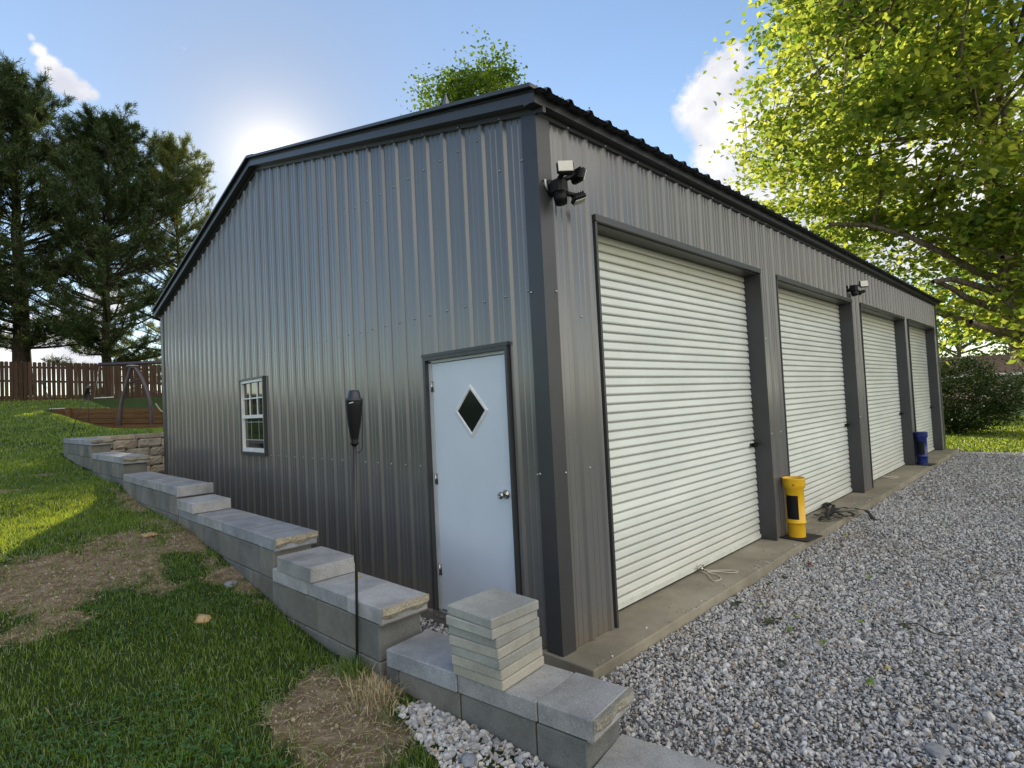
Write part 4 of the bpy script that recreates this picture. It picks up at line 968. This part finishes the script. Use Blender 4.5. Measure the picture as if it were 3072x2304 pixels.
# shrub at the right
sh = thing('round_shrub', 'dense dark rounded shrub past the far end of the garage', 'shrub', (22.2, .6, -.12))
mb = MB(); rn = random.Random(9); tp = []
for k in range(8):
    a = rn.uniform(0, 2 * pi); grow(mb, Vector((22.2, .6, -.15)), Vector((cos(a) * .7, sin(a) * .7, 1)), 1.2, .04, 1, tp, rn, 2, .0, (2, 3))
mb.build('stem', PINEB, sh)
P, _ = crown_points((22.2, .6, 1.15), (1.75, 1.75, 1.35), 330, 70, .42, 12, .5); P = P[P[:, 2] > -.1]; V, Fc = leaves(P, .09, OVAL); obj_np('foliage', V, [Fc], BUSHL, sh)
sh = thing('round_shrub', 'second darker shrub right of the dense shrub, under the low branches', 'shrub', (25.5, -1.7, -.12))
mb = MB(); mb.tube([(25.5, -1.7, -.2), (25.4, -1.6, 1)], [.05, .03], 6); mb.build('stem', PINEB, sh)
P, _ = crown_points((25.5, -1.7, 1.35), (1.3, 1.3, .7), 100, 60, .45, 13, .5); P = P[P[:, 2] > .5]; V, Fc = leaves(P, .09, OVAL); obj_np('foliage', V, [Fc], BUSHL, sh)
# house beyond
hs = thing('neighbour_house', 'low house with brown shingle roof seen under the big tree', 'house', (52, 1, -.3))
hm = Matrix.Translation((50, 3, -.4)) @ Matrix.Rotation(radians(-42), 4, 'Z')
c = MB(); c.box((-3.2, 0, 0), (17, 8, 2.6), 0, hm); c.build('wall', simple('tan_wall', (.42, .32, .22), .9), hs)
c = MB(); rv = [hm @ Vector(v) for v in ((-3.8, -.6, 2.55), (17.6, -.6, 2.55), (17.6, 4, 4.1), (-3.8, 4, 4.1), (17.6, 8.6, 2.55), (-3.8, 8.6, 2.55))]
c.add(rv, [(0, 1, 2, 3), (3, 2, 4, 5), (0, 3, 5), (1, 4, 2)]); c.build('roof', mk_wood('shingle', (.13, .085, .06), .7, (3, 3, 10)), hs)
c = MB(); c.box((-3.85, -.66, 2.38), (17.65, -.61, 2.56), 0, hm); c.build('fascia', VINYL, hs)
for u in (0, 4.5, 9):
    c = MB(); c.box((u, -.04, .9), (u + 1.4, -.002, 2.0), 0, hm); wn = c.build('window', VINYL, hs)
    c = MB(); c.box((u + .08, -.06, .98), (u + 1.32, -.041, 1.92), 0, hm); c.build('window_pane', GLASS, wn)
FT = [((34, 9, -.2), (34, 9, 6.2), (4.5, 4.5, 4.6), 'pale green tree just past the far garage corner'), ((62, 5, -.4), (62, 5, 6.5), (7, 7, 6), 'broad tree behind the neighbour house'),
      ((58, -10, -.4), (58, -10, 6.5), (7, 7, 6), 'tree behind the neighbour house at the right edge'), ((66, 18, -.4), (66, 18, 8), (8, 8, 7.5), 'tall distant tree behind the far garage corner'),
      ((40, -9, -.4), (40, -9, 6.4), (4.5, 4.5, 4.2), 'mid-distance tree at the right edge behind the big trunk')]
for i, (b, c_, r_, lb) in enumerate(FT): broadleaf(lb, b, c_, r_, 230, 36, 1.3, .3, FARL, 50 + i, .25, .45)

# ------------------------------------------------------------------ grass
def blades(Pt, hgt, wid, name, mat, lean=.55, curl=.5):
    n = len(Pt); az = RNG.uniform(0, 2 * pi, n); ln = RNG.uniform(.1, lean, n); h = hgt * RNG.uniform(.45, 1.2, n); w_ = wid * RNG.uniform(.7, 1.2, n)
    d = np.stack([np.cos(az), np.sin(az), np.zeros(n)], 1); a2 = az + RNG.uniform(-1, 1, n); s = np.stack([-np.sin(a2), np.cos(a2), np.zeros(n)], 1)
    up = np.array([0, 0, 1.]); 
    p1 = Pt + up * (h * .55)[:, None] + d * (h * ln * .35)[:, None]; p2 = Pt + up * (h * (1 - curl * ln * .5))[:, None] + d * (h * ln * 1.1)[:, None]
    sw_ = s * w_[:, None] * .5
    V = np.stack([Pt - sw_, Pt + sw_, p1 + sw_ * .8, p1 - sw_ * .8, p2], 1).reshape(-1, 3); k = (np.arange(n) * 5)[:, None]
    return obj_np(name, V, [k + np.array([[0, 1, 2, 3]]), k + np.array([[3, 2, 4]])], mat)
GRASS = leafmat('grass_blade', (.024, .072, .012), (.12, .20, .034), (.12, .24, .015), (.80, .86, .03), .45, .05)
# density falls with distance from the viewer's side of the lawn, never by what the lens sees
def scatter(x0, x1, y0, y1, n):
    x = RNG.uniform(x0, x1, n); y = RNG.uniform(y0, y1, n); return x, y
def lawn_pts(x, y, keep=1.0):
    dm_ = dirt_m(x, y); ok = RNG.random(len(x)) < np.clip(1.08 - 1.3 * dm_, .10, 1) * keep * (.45 + .9 * vnoise(x, y, 9, 6))
    xo = np.interp(y, [-1.95, -1.06, .2, .4, 13], [-.95, -1.10, -1.26, -1.275, -1.29]); ok &= ~((x > xo) & (y < 12.5) & (x < 15.6)) 
    gp_ = (x < 0) & (x > -1.32 - .24 * np.clip(-y, 0, 1)) & (y > -2.2) & (y < -.1); ok &= ~gp_
    x, y = x[ok], y[ok]; return np.stack([x, y, ground_h(x, y) - .004], 1)
Pn = lawn_pts(*scatter(-3.7, -1.1, -1.6, 3.2, 92000)); Pm = lawn_pts(*scatter(-4.4, -1.25, 3.2, 8.0, 80000)); Pf = lawn_pts(*scatter(-6, -1.2, 8, 13, 52000)); Pg = lawn_pts(*scatter(-6, 1.2, 12.6, 31, 90000))
Pg = Pg[~((Pg[:, 0] > .2) & ((Pg[:, 0] - CAM.x) * .7057 + (Pg[:, 1] - CAM.y) * .7085 < 19.8) & (Pg[:, 1] > 18.5))]
Ph = lawn_pts(*scatter(-3.7, -.9, -5, -1.6, 12000)); Pr = lawn_pts(*scatter(15.3, 34, -8, 9, 110000)); Pr = Pr[Pr[:, 0] > 15.5]
gobjs = [blades(Pn, .045, .0042, 'grass', GRASS, .9), blades(Pm, .05, .0055, 'grass', GRASS, .8), blades(Pf, .06, .009, 'grass', GRASS), blades(Pg, .07, .016, 'grass', GRASS), blades(Ph, .045, .0045, 'grass', GRASS, .9), blades(Pr, .07, .02, 'grass', GRASS)]
# join patches into one lawn object
def join_np(objs, name):
    with bpy.context.temp_override(active_object=objs[0], selected_editable_objects=objs, object=objs[0], selected_objects=objs): bpy.ops.object.join()
    objs[0].name = name; return objs[0]
gr_ = join_np(gobjs, 'grass'); tag(gr_, kind='stuff')
# clover
x, y = scatter(-3.7, -1.4, -1.4, 2.6, 9000); P = lawn_pts(x, y); P = P[vnoise(P[:, 0], P[:, 1], 2.2, 12) > .5]; P[:, 2] += RNG.uniform(.02, .045, len(P))
n = len(P); az = RNG.uniform(0, 2 * pi, n); Vs = []; Fs = []; sz = RNG.uniform(.007, .012, n)
for j in range(3):
    a = az + j * 2 * pi / 3; d = np.stack([np.cos(a), np.sin(a), RNG.uniform(-.1, .35, n)], 1); s = np.stack([-np.sin(a), np.cos(a), np.zeros(n)], 1)
    q = [P, P + (d * .6 + s * .55) * sz[:, None], P + (d * 1.25 + s * .35) * sz[:, None], P + (d * 1.25 - s * .35) * sz[:, None], P + (d * .6 - s * .55) * sz[:, None]]
    Vs.append(np.stack(q, 1).reshape(-1, 3)); Fs.append((np.arange(n) * 5)[:, None] + np.arange(5)[None] + j * n * 5)
CLOV = leafmat('clover_leaf', (.04, .10, .02), (.08, .19, .04), (.06, .14, .02), (.12, .25, .03), .3, .06)
tag(obj_np('clover', np.concatenate(Vs), Fs, CLOV), kind='stuff')
# straw and dead stems on the bare patches
x, y = scatter(-3.2, -1.3, -1.0, 6.0, 9500); ok = (dirt_m(x, y) > .24); x, y = x[ok], y[ok]
x2, y2 = scatter(-3.4, -1.3, -1.0, 8, 420); x = np.concatenate([x, x2]); y = np.concatenate([y, y2]); n = len(x)
P = np.stack([x, y, ground_h(x, y) + RNG.uniform(.004, .03, n)], 1); az = RNG.uniform(0, 2 * pi, n); L = RNG.uniform(.02, .09, n); d = np.stack([np.cos(az), np.sin(az), RNG.uniform(-.2, .25, n)], 1); s = np.stack([-np.sin(az), np.cos(az), np.zeros(n)], 1) * .0012
V = np.stack([P - s, P + s, P + d * L[:, None] * .5 + s + [0, 0, .004], P + d * L[:, None] * .5 - s + [0, 0, .004], P + d * L[:, None] + s, P + d * L[:, None] - s], 1).reshape(-1, 3); k = (np.arange(n) * 6)[:, None]
STRAW = simple('straw', (.42, .34, .20), .8, var=.3, ns=30); tag(obj_np('straw', V, [k + np.array([[0, 1, 2, 3]]), k + np.array([[3, 2, 4, 5]])], STRAW), kind='stuff')

def clump(x0, y0, n, sx, sy, h, mat, label, nm):
    x = x0 + RNG.normal(0, sx, n); y = y0 + RNG.normal(0, sy, n); x = np.minimum(x, -1.27 if y0 > .3 else -1.262); P = np.stack([x, y, ground_h(np.minimum(x, -1.2), y) - .005], 1)
    tag(blades(P, h, .004, nm, mat, 1.2, .9), label, 'weeds')
clump(-1.36, .10, 420, .05, .07, .10, STRAW, 'dry straw-coloured grass clump at the wall foot beside the spilled gravel', 'dry_grass_clump')
clump(-1.33, .40, 260, .045, .06, .11, GRASS, 'green weed tuft growing at the foot of the tall torch', 'weed_clump')
clump(-1.36, 1.1, 300, .04, .3, .09, GRASS, 'strip of longer grass along the middle of the block wall foot', 'weed_clump')
# ------------------------------------------------------------------ gravel (instanced stones)
def gravel(name, P, S_, smat=None):
    smat = smat or STONE
    me = bpy.data.meshes.new(name); n = len(P); me.vertices.add(n); me.vertices.foreach_set('co', P.astype(np.float32).ravel()); me.update()
    rot = me.attributes.new('rot', 'FLOAT_VECTOR', 'POINT'); rot.data.foreach_set('vector', RNG.uniform(0, 2 * pi, (n, 3)).astype(np.float32).ravel() * np.tile([.25, .25, 1], n).astype(np.float32))
    sc = me.attributes.new('scl', 'FLOAT_VECTOR', 'POINT'); s3 = S_[:, None] * RNG.uniform(.55, 1.35, (n, 3)) * np.array([.92, .92, .5]); sc.data.foreach_set('vector', s3.astype(np.float32).ravel())
    ix = me.attributes.new('idx', 'INT', 'POINT'); ix.data.foreach_set('value', RNG.integers(0, 6, n).astype(np.int32))
    o = bpy.data.objects.new(name, me); COL.objects.link(o)
    ng = bpy.data.node_groups.new(name, 'GeometryNodeTree'); ng.interface.new_socket('Geometry', in_out='INPUT', socket_type='NodeSocketGeometry'); ng.interface.new_socket('Geometry', in_out='OUTPUT', socket_type='NodeSocketGeometry')
    a = ng.nodes.new('NodeGroupInput'); z = ng.nodes.new('NodeGroupOutput'); g2i = ng.nodes.new('GeometryNodeGeometryToInstance')
    for k in range(6):
        ic = ng.nodes.new('GeometryNodeMeshIcoSphere'); ic.inputs['Subdivisions'].default_value = 2; ic.inputs['Radius'].default_value = 1
        sp = ng.nodes.new('GeometryNodeSetPosition'); nz = ng.nodes.new('ShaderNodeTexNoise'); nz.noise_dimensions = '4D'; nz.inputs['W'].default_value = k * 7.7; nz.inputs['Scale'].default_value = .85; nz.inputs['Detail'].default_value = 1
        ps = ng.nodes.new('GeometryNodeInputPosition'); ng.links.new(ps.outputs[0], nz.inputs['Vector'])
        sb_ = ng.nodes.new('ShaderNodeVectorMath'); sb_.operation = 'SUBTRACT'; sb_.inputs[1].default_value = (.5, .5, .5); ng.links.new(nz.outputs['Color'], sb_.inputs[0])
        ml = ng.nodes.new('ShaderNodeVectorMath'); ml.operation = 'SCALE'; ml.inputs['Scale'].default_value = 2.6; ng.links.new(sb_.outputs[0], ml.inputs[0])
        ng.links.new(ic.outputs[0], sp.inputs['Geometry']); ng.links.new(ml.outputs[0], sp.inputs['Offset'])
        ss = ng.nodes.new('GeometryNodeSetShadeSmooth'); ss.inputs['Shade Smooth'].default_value = False; ng.links.new(sp.outputs[0], ss.inputs[0]); ng.links.new(ss.outputs[0], g2i.inputs[0])
    iop = ng.nodes.new('GeometryNodeInstanceOnPoints'); iop.inputs['Pick Instance'].default_value = True
    def attr(nm, dt):
        q = ng.nodes.new('GeometryNodeInputNamedAttribute'); q.data_type = dt; q.inputs['Name'].default_value = nm; return q.outputs['Attribute']
    ng.links.new(a.outputs[0], iop.inputs['Points']); ng.links.new(g2i.outputs[0], iop.inputs['Instance']); ng.links.new(attr('idx', 'INT'), iop.inputs['Instance Index'])
    er = ng.nodes.new('FunctionNodeEulerToRotation'); ng.links.new(attr('rot', 'FLOAT_VECTOR'), er.inputs[0]); ng.links.new(er.outputs[0], iop.inputs['Rotation']); ng.links.new(attr('scl', 'FLOAT_VECTOR'), iop.inputs['Scale'])
    sm_ = ng.nodes.new('GeometryNodeSetMaterial'); sm_.inputs['Material'].default_value = smat; ng.links.new(iop.outputs[0], sm_.inputs[0]); ng.links.new(sm_.outputs[0], z.inputs[0])
    md = o.modifiers.new('scatter', 'NODES'); md.node_group = ng; me.materials.append(smat)
    tag(o, kind='stuff'); return o
def gp(x0, x1, y0, y1, dens, s0, s1, z=-.083):
    n = int((x1 - x0) * (y1 - y0) * dens); x = RNG.uniform(x0, x1, n); y = RNG.uniform(y0, y1, n)
    ok = ~((x > -.055) & (y > -.295)); x, y = x[ok], y[ok]; s = s0 + (s1 - s0) * RNG.random(len(x)) ** 2.2
    return np.stack([x, y, np.full(len(x), z) + s * .15 + (vnoise(x, y, 1.1, 4) - .5) * .02], 1), s
sets = [gp(-1.0, 3.2, -2.6, -.28, 3100, .006, .0165), gp(-.92, -.05, -.36, 3.0, 1500, .008, .02), gp(3.2, 7.5, -4.2, -.28, 1800, .007, .017), gp(-1.0, 3.2, -3.4, -2.6, 1500, .008, .02), gp(3.2, 7.5, -7.5, -4.2, 900, .009, .019), gp(-1.0, 3.2, -6.5, -3.4, 900, .009, .02), gp(7.5, 15.3, -6.5, -.28, 750, .009, .019), gp(-.9, 3.4, -2.6, -.4, 22, .022, .034), gp(-.92, -.05, 3.0, 11.9, 300, .012, .024)]
gravel('gravel', np.concatenate([s[0] for s in sets]), np.concatenate([s[1] for s in sets]))
n = 4200; y = RNG.uniform(-1.9, -.08, n); x = -1.10 - .015 * y - RNG.random(n) ** 1.3 * (.20 + .24 * np.clip(-y, 0, 1)) - .02; x = x + .16 * np.clip(-1.05 - y, 0, 1)
s = .0055 + .013 * RNG.random(n) ** 2.4; P = np.stack([x, y, ground_h(np.minimum(x, -1.2), y) + s * .3], 1); ok = ~((x > -1.12 + .11 * (y + 1) * -1) & (y > -1.0)); ok = x < (-1.235 + .127 * np.clip(.17 - y, 0, 1.26))
P, s = P[ok], s[ok]; gravel('gravel_spill', P, s)
# small stones on the bare soil
x, y = scatter(-3.2, -1.3, -.6, 5.5, 22000); ok = dirt_m(x, y) > .30; x, y = x[ok], y[ok]; s = .0022 + .008 * RNG.random(len(x)) ** 5
pm = Mat('pebble_bits'); pm.base(pm.ramp(pm.n('ShaderNodeObjectInfo').outputs['Random'], [(0, (.12, .08, .05)), (.3, (.24, .18, .12)), (.6, (.34, .28, .20)), (.85, (.42, .38, .32)), (1, (.3, .3, .32))])).set(.85, 0, .3)
gravel('pebbles', np.stack([x, y, ground_h(x, y) + s * .2], 1), s, pm.m)
n = 150; x = RNG.uniform(0, 7, n); y = -.285 + np.abs(RNG.normal(0, .05, n)); y[:50] = RNG.uniform(-.28, -.03, 50); s = .003 + .006 * RNG.random(n)
gravel('slab_grit', np.stack([x, y, s * .3], 1), s)
# a few bigger rocks
def rock(name, p, s, mat, label, seed, cat='rock', flat=.6):
    r = random.Random(seed); import bmesh; bm = bmesh.new(); bmesh.ops.create_icosphere(bm, subdivisions=3, radius=1)
    from mathutils import noise as mn
    for v in bm.verts: v.co *= 1 + .45 * (mn.noise(v.co * 1.1 + Vector((seed, 0, 0)))) + .1 * mn.noise(v.co * 4 + Vector((seed, 3, 0))); v.co.z *= flat; v.co *= s
    me = bpy.data.meshes.new(name); bm.to_mesh(me); bm.free(); me.materials.append(mat); o = bpy.data.objects.new(name, me); COL.objects.link(o); o.location = p; tag(o, label, cat)
ROCKG = mk_concrete('grey_rock', (.25, .26, .29), .3, fleck=.2); ROCKT = mk_concrete('tan_rock', (.36, .26, .15), .3, fleck=.2)
gh = lambda x, y: float(ground_h(x, y))
rock('rock', (-1.40, 2.05, gh(-1.4, 2.05) + .02), .045, ROCKG, 'grey rock against the block wall beside dry grass', 1)
rock('rock', (-1.72, 1.62, gh(-1.72, 1.62) + .01), .05, ROCKT, 'tan rock in the grass left of the wall', 2)
rock('rock', (-1.60, 3.55, gh(-1.6, 3.55) + .015), .06, ROCKT, 'flat tan rock on the bare soil patch', 3, flat=.35)
rock('rock', (-1.34, -.62, gh(-1.34, -.62) + .015), .035, ROCKG, 'largest pale stone in the gravel spilled left of the wall', 4)
rock('rock', (.45, -1.95, -.07), .05, ROCKG, 'flat pale stone in the gravel near the wall end', 5, flat=.4)
rock('rock', (-.30, -.02, -.06), .03, ROCKG, 'pale pointed stone at the slab corner', 6)
# fallen leaves
FL_ = [(1.703, -.432, 'd', .05), (1.785, -.603, 'g', .035), (1.479, -.772, 'd', .055), (1.56, -.80, 'd', .05), (1.702, -.899, 'g', .03), (1.427, -.957, 'g', .035), (2.343, -.45, 'd', .03), (2.598, -.5, 'd', .035), (.881, -1.086, 'd', .028), (1.879, -1.287, 'g', .03), (1.95, -1.56, 'd', .045), (.926, -1.563, 'g', .035), (1.18, -1.594, 'y', .035), (1.222, -1.804, 'd', .035), (2.698, -1.892, 'r', .04), (-.02, -.44, 'r', .045), (1.341, -1.192, 'g', .03), (3.132, -.55, 'r', .04), (3.04, -1.075, 'g', .03), (4.6, -.5, 'g', .05), (2.2, -2.2, 'y', .03)]
LC = {'d': simple('leaf_dark', (.035, .045, .02), .7), 'g': simple('leaf_green', (.13, .22, .03), .6), 'y': simple('leaf_yellow', (.42, .36, .06), .7), 'r': simple('leaf_rust', (.14, .045, .03), .7)}
CN = {'d': 'dark green', 'g': 'light green', 'y': 'yellowish', 'r': 'rust red'}
WH = ['nearest the slab edge before door one', 'just right of the darkest pair before door one', 'left one of the dark curled pair', 'right one of the dark curled pair', 'by the dark pair, farther from the slab', 'between the dark pair and the camera', 'small, at the slab edge before the nearest door', 'close to the yellow pipe side of the nearest door', 'tiny, alone left of the drive centre', 'alone in the middle of the drive', 'with a thin twig, right of centre', 'curled, lower middle of the drive', 'flat, beside the ochre stones', 'flat, just right of the yellow leaf', 'at the upper right of the drive', 'beside the concrete slab corner', 'lone, before the middle of the drive', 'at the slab edge left of the yellow pipe', 'before the yellow pipe', 'by the strap at the slab edge', 'in the near right corner']
for i, (x, y, k, s) in enumerate(FL_):
    r = random.Random(i); c = MB(); a = r.uniform(0, 6.28); m = Matrix.Translation((x, y, -.046)) @ Matrix.Rotation(a, 4, 'Z') @ Euler((r.uniform(-.3, .3), r.uniform(-.3, .3), 0)).to_matrix().to_4x4()
    pr = [(0, 0), (.35, -.1), (.8, .15), (.45, .3), (.75, .75), (.25, .6), (0, 1.1), (-.25, .6), (-.75, .75), (-.45, .3), (-.8, .15), (-.35, -.1)]
    vs = [m @ Vector((px * s * 1.25, (py - .4) * s * 1.25, .012 * sin(px * 4 + i) + .3 * s * abs(px))) for px, py in pr] + [m @ Vector((0, -.02 * s, .0))]
    c.add(vs, [(12, j, (j + 1) % 12) for j in range(12)]); tag(c.build('fallen_leaf', LC[k]), CN[k] + ' fallen leaf ' + WH[i], 'leaf', 'fallen leaves on the gravel')
c = MB(); c.tube(spl([(2.0, -1.48, -.06), (2.08, -1.6, -.05), (1.98, -1.72, -.06), (2.05, -1.85, -.06)]), .004, 5); tag(c.build('twig', PINEB), 'thin dark twig on the gravel beside a dark leaf', 'twig')
c = MB(); c.prism([(-.012, -.03), (.012, -.01), (.01, .03), (-.008, .02)], 'z', z5 + h_b + .001, z5 + h_b + .004); ol = c.build('fallen_leaf', LC['y']); ol.location = (-1.0, .86, 0); tag(ol, 'small yellow leaf on the wall cap beside the loose block', 'leaf')
S.cycles.max_bounces = 8; S.cycles.diffuse_bounces = 4; S.cycles.transmission_bounces = 4; S.cycles.transparent_max_bounces = 8
